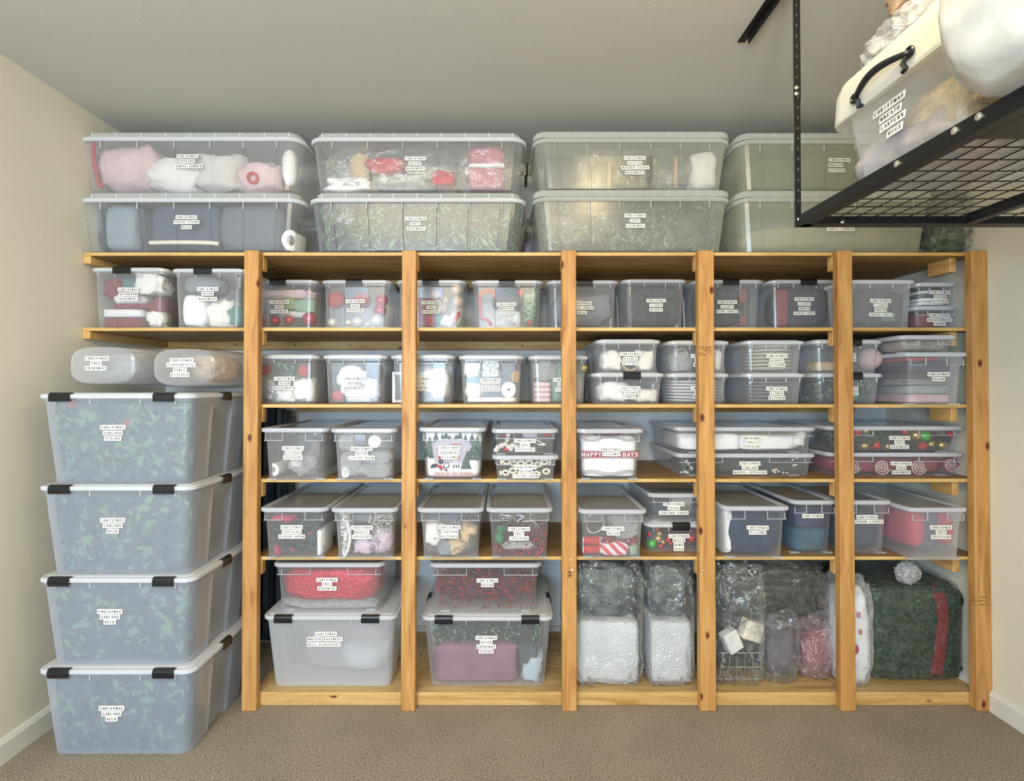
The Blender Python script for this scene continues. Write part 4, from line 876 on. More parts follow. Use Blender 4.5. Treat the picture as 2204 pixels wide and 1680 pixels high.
for k, r_, l in (('B8',(1350,615,1472,700),'BUSHES'),('B9',(1506,618,1600,700),'PINE TREES'),('B10',(1672,618,1790,700),'NORTH ASPEN TREE'),('B11',(1836,625,1960,700),'SOUTH ASPEN TREE')):
    blob('light_net', r_, k, M('net_dark', plain, (50,60,60), rough=.7, bump=.8, bscale=120, var=.3, vscale=40) if k in ('B8','B9') else M('net_dark2', plain, (58,56,64), rough=.8, bump=.6, bscale=90, var=.25, vscale=30), 'dark mass of folded light netting in the %s bin' % l, 'light netting', .14 if k != 'B11' else .1, .03, e=.4, amp=.15)
    coils('string_lights', r_, k, drk[1] if k != 'B8' else col('cord_pale', (110,128,120), rough=.4), 'tangled string light cord on top of the netting in the %s bin' % l)
slab_('red_strip', (1594,620,1608,700), 'B9', M('mauve_strip', plain, (150,80,84), rough=.6), 'dull red strip standing beside the PINE TREES lights', 'strip', .02, .0)
slab_('teal_tag', (1593,650,1611,678), 'B9', M('mint_tag', plain, (150,176,160), rough=.6), 'mint green tag on the dull red strip', 'tag', .01, -.008)
slab_('red_strip', (1674,622,1696,702), 'B10', M('mauve_strip', plain, (150,80,84), rough=.6), 'dull red strip beside the NORTH ASPEN TREE lights', 'strip', .02, .0)
slab_('teal_tag', (1902,672,1932,690), 'B11', M('mint_tag', plain, (150,176,160), rough=.6), 'mint green scrap beneath the SOUTH label', 'tag', .01, -.008)
for k, (y0, y1, mt, l) in enumerate([(648,655,wpaper,'lowest white paper in the DECOR KITCHEN bin'),(640,647,wpaper,'crumpled white card second from the bottom of the DECOR KITCHEN bin'),(632,639,M('black_white_print', plain, (70,74,78), rough=.6, var=.6, vscale=40),'black patterned card in the DECOR KITCHEN bin'),(624,631,wpaper,'white card above the black patterned card'),(617,623,M('dark_card', plain, (44,58,58), rough=.6),'dark green card on top of the stack in the DECOR KITCHEN bin')]):
    slab_('paper_card', (1984,y0,2044-k,y1), 'B12', mt, l, 'paper', .24, .0)
slab_('red_box', (1978,672,2056,702), 'B13', dred, 'dark red box filling the ACCESSORIES ENTRY bin', 'box', .26, .0)
slab_('dark_lid_box', (1978,662,2058,671), 'B13', M('plum_dark', plain, (60,44,58), rough=.7), 'dark plum box on the red box in the ACCESSORIES ENTRY bin', 'box', .26, .0)
# ---- third shelf
leaves('green_sprig', (594,772,632,806), 'C1', gl, 'pale green sprig above the DECOR label beside the first post', 'greenery', .1, 110, .03, .012)
ball(572, 796, 12, 'C1', redr, 'matte red ball next to the first post', cap=False, dy=.02); ball(655, 797, 14, 'C1', redr, 'matte red ball at the corner of the bin beside the first post', cap=False, dy=.02)
blob('silver_bag', (552,812,592,866), 'C1', M('silver_film', plain, (176,180,186), rough=.25, metal=.3, bump=1.0, bscale=40), 'crinkled silvery bag next to the first post', 'bag', .12, .0, amp=.4, ridge=True)
blob('white_wrap', (590,836,632,866), 'C1', wht, 'white tissue under the DECOR BASEMENT labels beside the first post', 'tissue', .1, .0, amp=.5); blob('cream_wrap', (628,812,672,866), 'C1', wcl, 'cream wrapped bundle under the corner red ball', 'bundle', .12, .0, amp=.3)
blob('white_plush_toy', (722,786,784,832), 'C2', wht, 'white plush head above the DECOR BASEMENT labels', 'plush toy', .12, .0, amp=.3); blob('white_plush_toy', (730,815,760,850), 'C2', wht, 'small white plush arm beside the labels', 'plush toy', .1, .0, amp=.3)
ball(728, 858, 13, 'C2', redr, 'matte red ball on the bottom beside the striped towels', cap=False, dy=-.005)
for k in range(3): slab_('striped_towel', (742,855+4*k,797,859+4*k), 'C2', wcl if k != 1 else M('grey_stripe', plain, (170,176,180), rough=.8), ['topmost','middle','lowest'][k] + ' thin folded towel under the tree-print towel', 'towel', .2, -.006)
slab_('print_towel', (740,832,798,854), 'C2', wcl, 'white towel printed with little green trees', 'towel', .06, -.004)
def trees_print(pts, Y, mat, parent=None, snow=None):
    m = MB()
    for cx, yb, w, h in pts:
        for k in range(3):
            f0 = k*.27; a = P(cx-w/2*(1-f0*.8), yb-h*f0, Y); b = P(cx+w/2*(1-f0*.8), yb-h*f0, Y); c = P(cx, yb-h*(f0+.46), Y)
            m.add([a, b, c], [(0,1,2)])
    return m
yy = BINS['C2']['Y']+.02+.011
o = trees_print([(755,853,10,15),(770,853,11,18),(787,853,10,13)], yy, None).build('tree_print', col('print_green', (70,104,84)), None); o.parent = bpy.data.objects['print_towel']; o.matrix_parent_inverse = Matrix.Translation(-bpy.data.objects['print_towel'].location); o['kind'] = 'stuff'
blob('grey_bag', (695,800,728,845), 'C2', dgry, 'dark grey soft bag beside the white plush head', 'bag', .12, .04); blob('grey_bag', (782,785,818,815), 'C2', dgry, 'dark grey bag near the lid, away from the first post', 'bag', .1, .05)
blob('white_ruffle', (780,815,812,864), 'C2', wcl, 'white ruffled cloth beside the tree-print towel', 'cloth', .12, .02, amp=.5)
t = empty('picture_frame', P(866, 866, .15), 'white framed grey picture standing behind the second post', 'picture frame'); s_ = MPP(.15)
for a, b in (((-22*s_,0,0),(22*s_,.012,6*s_)),((-22*s_,0,60*s_),(22*s_,.012,66*s_)),((-22*s_,0,6*s_),(-16*s_,.012,60*s_)),((16*s_,0,6*s_),(22*s_,.012,60*s_))): MB().box(a, b, 0, .001).build('frame_side', wpaper, t)
MB().box((-16*s_,.004,6*s_),(16*s_,.010,60*s_)).build('picture', gry, t)
blob('white_bundle', (898,790,965,866), 'C3', wcl, 'white bundle beside the second post', 'bundle', .16, .02, amp=.3); blob('knit_square', (900,842,926,858), 'C3', M('knit_grey', plain, (120,120,122), rough=.9, bump=.9, bscale=300), 'grey knitted patch under the labels behind the second post', 'cloth', .03, -.012)
blob('cream_bag', (1000,820,1038,858), 'C4', crm, 'cream drawstring bag in the BATHROOM UPSTAIRS bin', 'bag', .12, .0, amp=.3); slab_('cream_soap', (1004,855,1112,866), 'C4', crm, 'long flat cream soap tray in the BATHROOM UPSTAIRS bin', 'tray', .14, -.004)
disc('white_roll', 1095, 838, 17, 'C4', wcl, 'white towel roll in the BATHROOM UPSTAIRS bin', 'towel', .1, -.004, hole=.2); disc('wooden_disc', 1112, 810, 13, 'C4', card, 'tan wooden disc near the corner of the BATHROOM UPSTAIRS bin', 'disc', .02, .02)
slab_('clear_packet', (1038,776,1074,811), 'C4', M('foil_packet', plain, (170,176,180), rough=.12, metal=.7, bump=1.0, bscale=60), 'shiny crinkled packet above the BATHROOM label', 'packet', .02, -.008)
blob('teal_pouch', (998,812,1035,822), 'C4', teal, 'slim teal pouch in the BATHROOM UPSTAIRS bin', 'pouch', .06, .0); blob('white_tissue', (995,775,1034,810), 'C4', wht, 'white tissue near the lid of the BATHROOM UPSTAIRS bin', 'tissue', .1, .03, amp=.5)
for k in range(4): slab_('pink_card', (1150,822+11*k,1186,832+11*k), 'C5', pnk, ['topmost','second','third','lowest'][k] + ' pink card in the stack beside the third post', 'card', .16, .0)
blob('bubble_wrap_roll', (1150,776,1200,818), 'C5', wrapf, 'bubble wrapped bundle above the pink cards', 'bundle', .12, .0, amp=.4, ridge=True); blob('green_wrap', (1186,776,1225,866), 'C5', pgrn, 'grey green tissue behind the third post', 'tissue', .1, .03, amp=.4)
ball(1256, 792, 9, 'C5', goldm, 'gold ball glinting past the third post'); blob('clear_wrap', (1236,805,1266,860), 'C5', wrapf, 'bubble wrapped dish past the third post', 'bundle', .12, .0, amp=.4)
blob('wrapped_plates', (1296,752,1342,797), 'C6u', wht, 'tissue wrapped plates at one end of the bin on the KITCHEN TABLE bin', 'plates', .14, .0, amp=.4); blob('wrapped_plates', (1372,752,1418,797), 'C6u', wht, 'tissue wrapped plates at the other end of the bin on the KITCHEN TABLE bin', 'plates', .14, .0, amp=.4)
disc('tan_dish', 1357, 790, 18, 'C6u', tan_, 'tan round dish rim under the DISHES label', 'dish', .03, .0, hole=.8)
blob('white_cloth', (1290,820,1360,866), 'C6l', wcl, 'white folded cloth beside the KITCHEN TABLE labels', 'cloth', .18, .0, amp=.2); blob('white_cloth', (1368,836,1424,866), 'C6l', wht, 'small white bundle in the corner of the KITCHEN TABLE bin', 'bundle', .14, .0, amp=.3)
blob('wrapped_cups', (1450,755,1492,800), 'C7u', wrapf, 'wrapped cups between the dish bins and the fourth post', 'cups', .14, .0, amp=.5, ridge=True); blob('wrapped_cups', (1538,750,1566,800), 'C7u', wht, 'tissue wrapped cups past the fourth post', 'cups', .14, .0, amp=.5); rope('cup_handle', [(1458,770),(1456,756),(1468,750),(1478,758),(1477,770)], 'C7u', silver, .003, 'curved handle of a wrapped cup', 'handle wire', .0)
def plates(bn, x0, x1, y0, y1, n, mat, where):
    for k in range(n):
        h = (y1-y0)/n; z1 = y1 - k*h
        c, hf = rect(x0, z1-h*.92, x1, z1, BINS[bn]['Y']+.036, .2)
        c = list(c); c[2] = max(c[2], BINS[bn]['base']+.004+hf[2]*(1+2*k)); r_ = hf[0]
        o = MB().lathe([(r_*.55, -hf[2]), (r_*.96, hf[2]*.2), (r_, hf[2]*.8), (r_*.95, hf[2]), (r_*.5, -hf[2]*.3)], 28).build('plate', mat, None, True, (c[0], BINS[bn]['Y']+.03+r_, c[2])); tag(o, 'plate in the level stack ' + where, 'plate', 'plates stacked ' + where)
plates('C7l', 1448, 1562, 818, 866, 7, wcl, 'in the lower bin behind the fourth post')
plates('C8u', 1626, 1722, 742, 797, 7, M('ivory_plate', plain, (214,208,198), rough=.4), 'in the upper dishes bin of the fourth bay')
plates('C8l', 1622, 1726, 812, 866, 7, M('grey_plate', plain, (128,134,148), rough=.4), 'in the lower dishes bin of the fourth bay')
ball(1872, 772, 24, 'C9u', pnk, 'pale pink fluffy ball past the fifth post', cap=False, dy=.0, name='pompom', cat='pompom'); slab_('cream_board', (1758,778,1800,798), 'C9u', tan_, 'cream board before the fifth post', 'board', .1, .03)
leaves('green_foliage', (1764,815,1896,866), 'C9l', gl, 'green foliage in the lower bin behind the fifth post', 'foliage', .2, 260, .04, .016)
for r_, mt, l in (((1958,847,2054,868), M('pink_quilt', plain, (214,176,184), rough=.9, bump=.4, bscale=50, var=.1), 'pink and white folded quilt at the bottom of the quilt bin'), ((1955,829,2056,848), M('blue_quilt', plain, (146,158,160), rough=.9, bump=.3, bscale=30), 'blue grey folded quilt in the middle of the quilt bin'), ((1920,815,2044,829), M('taupe_quilt', plain, (150,136,140), rough=.9, bump=.3), 'taupe folded quilt at the top of the quilt bin')):
    slab_('folded_quilt', r_, 'C10l', mt, l, 'quilt', .32, .03, amp=.12)
slab_('blue_board', (1962,776,2060,800), 'C10l', M('navy_board', plain, (58,60,84), rough=.6), 'navy board under the lid of the quilt bin', 'board', .3, .05); slab_('red_board', (1956,767,2030,776), 'C10l', redf, 'thin red box under the lid of the quilt bin', 'box', .3, .02)
blob('ribbon_wad', (1948,728,2002,754), 'C10u', beige, 'beige ribbon wad in the first compartment of the flat bin', 'ribbon', .2, .0, amp=.2); blob('ribbon_wad', (2010,728,2060,754), 'C10u', beige, 'beige ribbon wad in the second compartment of the flat bin', 'ribbon', .2, .0, amp=.2)
# ================================================================== fourth shelf contents
rope('wire_wreath', [(648,915),(640,940),(622,952),(620,985),(640,1012),(664,1015),(686,990),(688,955),(668,935),(650,935)], 'D1', col('dark_wire', (60,58,62), rough=.5), .004, 'dark twiggy wreath hoop in the KITCHEN UPSTAIRS bin', 'wreath', .03, .3, closed=False)
blob('bubble_wrap_wad', (614,975,672,1026), 'D1', wrapf, 'pointed bubble wrap wad in the KITCHEN UPSTAIRS bin', 'bubble wrap', .14, .0, amp=.5, ridge=True, e=.9); slab_('white_tag', (622,990,644,1006), 'D1', wpaper, 'white square tag on the bubble wrap wad', 'tag', .004, -.01)
t_y = BINS['D1']['Y']+.05; disc('tape_roll', 586, 1011, 14, 'D1', wcl, 'white cardboard roll end next to the first post', 'roll', .3, .0, hole=.45)
blob('grey_netting', (664,935,692,1020), 'D1', M('taupe_net', plain, (132,124,124), rough=.9, bump=.8, bscale=90, var=.2), 'taupe netting in the corner of the KITCHEN UPSTAIRS bin', 'netting', .3, .06, amp=.2)
for r_, l in (((722,975,780,1028),'lower bubble wrap bundle near the KITCHEN UPSTAIRS bin'),((776,972,842,1000),'long bubble wrap bundle under the LIVING ROOM label'),((768,998,842,1030),'bottom bubble wrap bundle near the second post'),((722,935,770,972),'bubble wrap bundle beside the round candle')): blob('bubble_wrap_bundle', r_, 'D2', wrapf, l, 'bubble wrap', .18, .0, amp=.35, ridge=True)
disc('white_candle', 806, 950, 14, 'D2', wht, 'round white candle end in the LIVING ROOM bubble wrap bin', 'candle', .12, .0); disc('white_candle', 740, 1017, 12, 'D2', wht, 'smaller white candle end at the bottom of the bubble wrap bin', 'candle', .12, .0)
slab_('fan_card', (760,935,786,958), 'D2', M('fan_grey', plain, (150,160,180), rough=.6, bump=1.0, bscale=60), 'pleated blue grey paper fan near the lid of the bubble wrap bin', 'fan', .01, -.004)
# camper pillow
def flat(name, polys, Y, mat, parent):
    m = MB()
    for pl_ in polys:
        m.add([P(x, y, Y) - parent.location for x, y in pl_], [tuple(range(len(pl_)))])
    o = m.build(name, mat, parent); o['kind'] = 'stuff'; return o
def oval(cx, cy, rx, ry, n=20): return [(cx+rx*math.cos(2*math.pi*k/n), cy+ry*math.sin(2*math.pi*k/n)) for k in range(n)]
def tree(cx, yb, w, h): return [(cx-w/2, yb), (cx-w*.28, yb-h*.38), (cx-w*.36, yb-h*.38), (cx-w*.17, yb-h*.7), (cx-w*.22, yb-h*.7), (cx, yb-h), (cx+w*.22, yb-h*.7), (cx+w*.17, yb-h*.7), (cx+w*.36, yb-h*.38), (cx+w*.28, yb-h*.38), (cx+w/2, yb)]
pw = slab_('camper_pillow', (902,928,1037,1027), 'D3', wcl, 'white pillow printed with a camper, snowy trees and red script', 'pillow', .2, .0, e=.3, amp=.02)
def front_y(o, z): 
    return min((o.matrix_world @ v.co).y if False else (o.location + v.co).y for v in o.data.vertices)
def planeY(bn, py): B = BINS[bn]; return B['face'](P(1000, py, B['Y']).z) + .0075
# print follows the tilted face: build in bands at proper depth
def tiltflat(name, polys, bn, mat, parent, off=0.0):
    m = MB(); B = BINS[bn]
    for pl_ in polys:
        vs = []
        for x, y in pl_:
            yy = B['face'](P(x, y, B['Y']).z) + .0088 - off; vs.append(P(x, y, yy) - parent.location)
        m.add(vs, [tuple(range(len(vs)))])
    o = m.build(name, mat, parent); o['kind'] = 'stuff'; return o
tg = col('print_pine', (64,88,84), rough=.8); lv = col('print_lavender', (176,170,186), rough=.8); bk = col('print_black', (42,40,50), rough=.8); rdp = col('print_red', (178,40,48), rough=.8); wp = col('print_white', (244,244,244), rough=.8)
tiltflat('tree_print', [tree(cx, yb, w, h) for cx, yb, w, h in [(914,982,18,34),(925,984,26,46),(938,986,28,58),(952,944,10,9),(960,944,16,13),(968,944,9,8),(982,944,12,10),(990,944,14,14),(1002,958,14,24),(1016,990,34,58),(1027,984,22,48),(1010,986,24,36),(1003,1009,24,40)]], 'D3', tg, pw)
tiltflat('camper_print', [[(930,957),(936,950),(950,946),(975,944),(1000,946),(1012,952),(1015,962),(1010,970),(1003,972),(1000,985),(994,997),(936,995),(932,975)]], 'D3', lv, pw, .0006)
tiltflat('camper_window', [[(944,962),(990,962),(990,980),(944,980)]], 'D3', wp, pw, .0009); tiltflat('camper_door', [[(974,960),(990,960),(990,996),(974,996)]], 'D3', col('print_lilac', (200,192,206), rough=.8), pw, .0011)
tiltflat('camper_wheel', [oval(961,1001,6.5,6.5)], 'D3', bk, pw, .0012); tiltflat('wheel_hub', [oval(961,1001,4.5,4.5)], 'D3', wp, pw, .0015)
tiltflat('dog_print', [oval(949,993,6,6), [(930,998),(942,997),(940,1006),(930,1007),(925,1006)], [(948,1004),(953,1011),(948,1012),(944,1006)], [(958,1008),(965,1012),(960,1014),(955,1009)]], 'D3', bk, pw, .0014)
tiltflat('red_print', [[(941,999),(950,1001),(957,1006),(950,1010),(942,1006)], [(943,982),(952,980),(951,987),(943,988)], oval(986,985,3,6), [(972,955),(992,955),(992,957),(972,957)]], 'D3', rdp, pw, .0017)
tiltflat('step_print', [[(976,999),(978,999),(976,1007),(974,1007)], [(981,999),(983,999),(983,1007),(981,1007)], [(986,999),(988,999),(989,1007),(987,1007)], [(976,1003),(989,1003),(989,1004),(976,1004)]], 'D3', bk, pw, .0012)
tiltflat('snow_print', [oval(R.uniform(908,1032), R.uniform(950,990), .9, .9, 6) for _ in range(40)], 'D3', wp, pw, .0019)
def text_mesh(name, body, size, mat, shear=0.0, spacing=1.0):
    c = bpy.data.curves.new(name, 'FONT'); c.body = body; c.size = size; c.align_x = 'CENTER'; c.align_y = 'CENTER'; c.shear = shear; c.space_character = spacing; c.resolution_u = 2
    o = bpy.data.objects.new(name, c); COL.objects.link(o); dg = bpy.context.evaluated_depsgraph_get(); me = bpy.data.meshes.new_from_object(o.evaluated_get(dg)); bpy.data.objects.remove(o); me.materials.clear(); me.materials.append(mat); return me
B = BINS['D3']; zt_ = P(975, 1018, B['Y']).z; yy_ = B['face'](zt_)+.0066
put('lettering', text_mesh('lettering', 'Home for the Holidays', .019, rdp, .5, .95), pw, P(975, 1018, yy_) - pw.location, (math.pi/2, 0, 0))
slab_('mauve_pillow', (902,1022,1037,1032), 'D3', M('mauve_cloth', plain, (150,110,124), rough=.9), 'mauve pillow edge beneath the camper pillow', 'pillow', .3, .02)
# striped pillow
pw = slab_('striped_pillow', (1250,938,1378,1028), 'D5', wcl, 'white striped pillow with a red HAPPY HOLIDAYS band', 'pillow', .2, .0, e=.3, amp=.02)
tiltflat('red_band', [[(1252,971),(1374,971),(1374,984.5),(1252,984.5)]], 'D5', col('band_red', (160,44,72), rough=.8), pw)
stp = col('stripe_grey', (84,76,88), rough=.8)
st_ = []
for base_, amp_ in ((941,3),(944,3),(1014,-3),(1017,-3),(1020,-3)):
    for k in range(24):
        a, b = 1252+k*5.05, 1257+k*5.05; f = lambda x: base_ + amp_*math.sin((x-1252)/122*math.pi*3)
        st_.append([(a, f(a)), (b, f(b)), (b, f(b)+1.1), (a, f(a)+1.1)])
tiltflat('stripes', st_ + [[(1252,969),(1374,969),(1374,969.7),(1252,969.7)],[(1252,986),(1374,986),(1374,986.7),(1252,986.7)]], 'D5', stp, pw)
B = BINS['D5']; zt_ = P(1313, 978, B['Y']).z; me_ = word_mesh('HAPPY HOLIDAYS', .019, .0125, .0176, wp); put('lettering', me_, pw, P(1313, 978, B['face'](zt_)+.0072) - pw.location)
slab_('plum_cloth', (1280,928,1345,940), 'D5', M('plum_cloth', plain, (112,52,84), rough=.9), 'plum cloth above the striped pillow', 'cloth', .2, .03)
# shallow bins beside the third post
for px, py, r in ((1072,962,6),(1080,958,6),(1088,955,5),(1095,962,7),(1104,958,6),(1112,960,6),(1068,968,6),(1094,936,5),(1092,946,5),(1100,966,5)): 
    o = ball(px, py, r, 'D4u', wht, 'popcorn puff of the white strand beside the red bauble', 'popcorn puffs in the upper shallow bin', cap=False, name='popcorn', cat='garland')
ball(1090, 966, 6, 'D4u', redm, 'small shiny red bauble among the popcorn puffs'); blob('dark_pouch', (1105,932,1122,950), 'D4u', dgry, 'dark pouch near the lid of the popcorn bin', 'pouch', .06, .04); slab_('white_box', (1124,928,1158,944), 'D4u', M('pale_lilac_box', plain, (190,188,204), rough=.6), 'pale lilac box near the lid of the popcorn bin', 'box', .2, .05); slab_('plum_box', (1078,930,1104,944), 'D4u', dred, 'dark red box behind the popcorn', 'box', .2, .06); ball(1176, 932, 8, 'D4u', redr, 'dull red ring ornament near the lid', cap=False, dy=.03)
burst(1175, 957, 24, 'D4u', 'silver spiky starburst in the upper shallow bin beside the third post', None, n=26); burst(1150, 962, 16, 'D4u', 'smaller silver starburst beside the TREE UPSTAIRS labels', None, n=20)
for k in range(16):
    x = 1072 + (k % 8)*17 + R.uniform(-3,3); y = 996 + (k//8)*20 + R.uniform(-4,4); a = R.uniform(0,3.1); d_ = 8
    rope('bead_loop', [(x+d_*math.cos(a+q)*.9, y+5*math.sin(a+q)) for q in (0,1.2,2.5,3.7,5.0)], 'D4l', crm, .005, 'cream bead loop in the lower shallow bin', 'beads', .01*(k % 3), closed=True)['group'] = 'cream bead loops in the lower shallow bin'
# long shallow bins
slab_('white_cloth', (1462,932,1600,970), 'D6u', wcl, 'white folded sheet at the fourth-post end of the long shallow bin', 'sheet', .3, .0, e=.3, amp=.06); slab_('white_cloth', (1590,934,1728,970), 'D6u', wcl, 'white folded sheet with a slanted end in the long shallow bin', 'sheet', .26, .005, e=.4, amp=.1); blob('white_cloth', (1700,930,1752,962), 'D6u', wht, 'crumpled white corner of cloth in the long shallow bin', 'cloth', .16, .02, amp=.4)
leaves('eucalyptus_garland', (1460,990,1756,1022), 'D6l', gl2, 'dark leafy garland with cream berries in the MANTEL UPSTAIRS bin', th=.22, n=420, ln=.04, wd=.012)
def berries(name, pts, bn, mat, label, group, r=2.6):
    for px, py in pts: ball(px, py, r*R.uniform(.8,1.2), bn, mat, label, group, cap=False, name=name, cat='berry')
berries('cream_berry', [(1476,992),(1482,998),(1486,1004),(1489,1008),(1466,1016),(1474,1015),(1480,1017),(1664,1012),(1670,1010),(1676,1014),(1686,1022),(1694,1020),(1706,989),(1715,986),(1708,1001),(1713,1000),(1668,1016)], 'D6l', crm, 'cream berry among the dark garland leaves', 'cream berries in the mantel garland bin')
leaves('green_backing', (1788,932,2062,970), 'D7u', gl2, 'dark green greenery between the gold, red and green ornaments', 'greenery', .2, 260, .035, .012)
for px, py, r, mt, l in ((1843,927,8,redm,'next to the fifth post, under the lid'),(1862,926,6,goldm,'second from the fifth post'),(1859,960,7,goldm,'lower row, nearest the fifth post'),(1884,961,8,redm,'lower row, between two gold ones'),(1910,963,6,goldm,'lower row, beside the labels'),(1946,928,6,redm,'upper row, past the labels'),(1970,936,9,goldm,'largest one, upper row'),(1989,937,9,grnm,'only bright green one'),(2003,955,6,goldm,'lower row, middle of the far half'),(2026,958,8,goldm,'lower row, next to the end post'),(1984,962,7,redr,'dull one under the green ball'),(2044,934,6,redr,'dull one nearest the end post')):
    ball(px, py, r, 'D7u', mt, mt.name.replace('_',' ').replace('shiny shiny','shiny') + ' bauble in the long bin, ' + l)
slab_('red_gift_wrap', (1786,985,2040,1023), 'D7l', M('burgundy_wrap', plain, (140,36,70), rough=.7, bump=.3, bscale=30, var=.15), 'burgundy wrap filling the lollipop bin', 'wrap', .26, .05)
def lolly(px, py, r_px, l):
    bn = 'D7l'; B = BINS[bn]; rr = r_px*MPP(B['Y']+.04); z = P(px, py, B['Y']).z; c = P(px, py, B['face'](z)+.012+.006)
    t = empty('lollipop', c, l, 'lollipop'); MB().lathe([(rr*.9,0),(rr,.004),(rr,.014),(rr*.9,.018)], 28, (0,-.0,0), 'y').build('candy_disc', dred, t)
    m = MB(); pts = []
    for k in range(70):
        a = k*.27; q = rr*.04 + rr*.86*k/69; pts.append((q*math.cos(a), -.001, q*math.sin(a)))
    m.tube(pts, rr*.055, 5); m.build('white_spiral', wpaper, t, True)
for a in ((1836,1003,17,'red and white spiral lollipop half hidden by the fifth post'),(1899,1005,18,'red and white spiral lollipop between the fifth post and the labels'),(1977,1005,18,'red and white spiral lollipop just past the TREE BASEMENT labels'),(2048,1000,17,'red and white spiral lollipop nearest the end post')): lolly(*a)
# ================================================================== fifth shelf contents
leaves('dark_greenery', (568,1105,690,1192), 'E1', gl2, 'dark leafy greenery filling the DINING ROOM bin', 'greenery', .34, 420, .035, .014)
blob('pink_bow', (580,1108,632,1124), 'E1', pinkred, 'pink ribbon bow near the lid of the DINING ROOM bin', 'bow', .02, -.012, amp=.7, e=.9); blob('pink_bow', (582,1178,600,1198), 'E1', pinkred, 'pink bow low in the corner of the DINING ROOM bin', 'bow', .02, -.012, amp=.7, e=.9)
for px, py in ((630,1181),(634,1184),(626,1180),(664,1148),(669,1146)): ball(px, py, 2.5, 'E1', pinkred, 'tiny pink berry on the dark greenery of the DINING ROOM bin', 'tiny pink berries in the dining room bin', cap=False, name='pink_berry', cat='berry')
bx = slab_('white_box', (679,1144,696,1199), 'E1', wpaper, 'white box with black letters standing in the DINING ROOM bin', 'box', .34, -.01, e=.12, amp=.0)
B = BINS['E1']; xm = max((bx.location+v.co).x for v in bx.data.vertices)
me_ = word_mesh('NB', .055, .04, .058, bk); put('lettering', me_, bx, Vector((xm+.002, B['Y']+.20, P(690,1168,B['Y']+.1).z)) - bx.location, (0, 0, math.pi/2))
leaves('white_garland', (718,1100,748,1200), 'E2', [wht, wcl, silver], 'white fluffy garland strand next to the white box', 'garland', .14, 260, .022, .006, coremat=wht)
rope('white_cable', [(745,1120),(752,1150),(748,1180),(738,1198),(728,1190)], 'E2', wcl, .006, 'white cord loop beside the white garland', 'cord', -.005)
blob('pink_wrap', (755,1160,800,1196), 'E2', M('blush_film', plain, (206,184,200), rough=.4, bump=.8, bscale=50), 'blush tissue bundle under the MANTEL UPSTAIRS labels', 'bundle', .2, .0, amp=.3); blob('pink_wrap', (796,1142,844,1196), 'E2', M('blush_film', plain, (206,184,200)), 'pink bagged bundle beside the second post', 'bundle', .2, .0, amp=.3); film_over((792,1138,846,1198), 'E2', 'clear bag round the pink bundle by the second post', .2, -.01, mat=film)
leaves('silver_spray', (795,1108,846,1140), 'E2', [silver, wht, ndl[2]], 'silvery white frond spray near the lid of the MANTEL UPSTAIRS bin', 'spray', .12, 160, .05, .005, core=False); slab_('silver_tube', (755,1106,800,1124), 'E2', gry, 'grey tube near the lid of the MANTEL UPSTAIRS bin', 'tube', .3, .04)
blob('white_bag', (908,1126,952,1182), 'E3', wht, 'milky white bag in the LANTERN KITCHEN bin', 'bag', .2, .0, amp=.25); film_over((904,1120,1020,1196), 'E3', 'clear crinkled bag filling the LANTERN KITCHEN bin', .24, -.006, amp=.3)
for r_, l in (((990,1130,1010,1172),'tan ribbon loop beside the LANTERN labels'),((1002,1134,1026,1156),'tan ribbon tail near the corner of the LANTERN KITCHEN bin'),((962,1160,1000,1196),'tan ribbon bundle at the bottom of the LANTERN KITCHEN bin')): blob('tan_ribbon', r_, 'E3', tan_, l, 'ribbon', .08, .0, amp=.5, e=.9)
blob('blue_tulle', (915,1098,1010,1130), 'E3', M('slate_tulle', plain, (92,98,118), rough=.8, bump=.7, bscale=40, var=.2), 'slate blue tulle near the lid of the LANTERN KITCHEN bin', 'tulle', .26, .05, amp=.2); blob('blue_tulle', (940,1165,972,1198), 'E3', gry, 'grey tulle tail at the bottom of the LANTERN KITCHEN bin', 'tulle', .1, .0, amp=.4)
for px, py, r, l in ((1102,1110,24,'first'),(1128,1112,24,'second'),(1150,1120,28,'third, nearest the third post'),(1082,1100,16,'smallest, at the second-bay end')): burst(px, py, r, 'E4', 'silver starburst under the clear lid of the holly bin, %s' % l, None, n=24)
for r_, a, l in (((1060,1150,1086,1172),0,'lower bright green holly leaf'),((1070,1132,1092,1150),0,'upper bright green holly leaf')): blob('holly_leaf', r_, 'E4', M('holly_green', plain, (28,120,80), rough=.35), l + ' at one end of the starburst bin', 'leaf', .012, -.014, amp=.5, e=1.1)
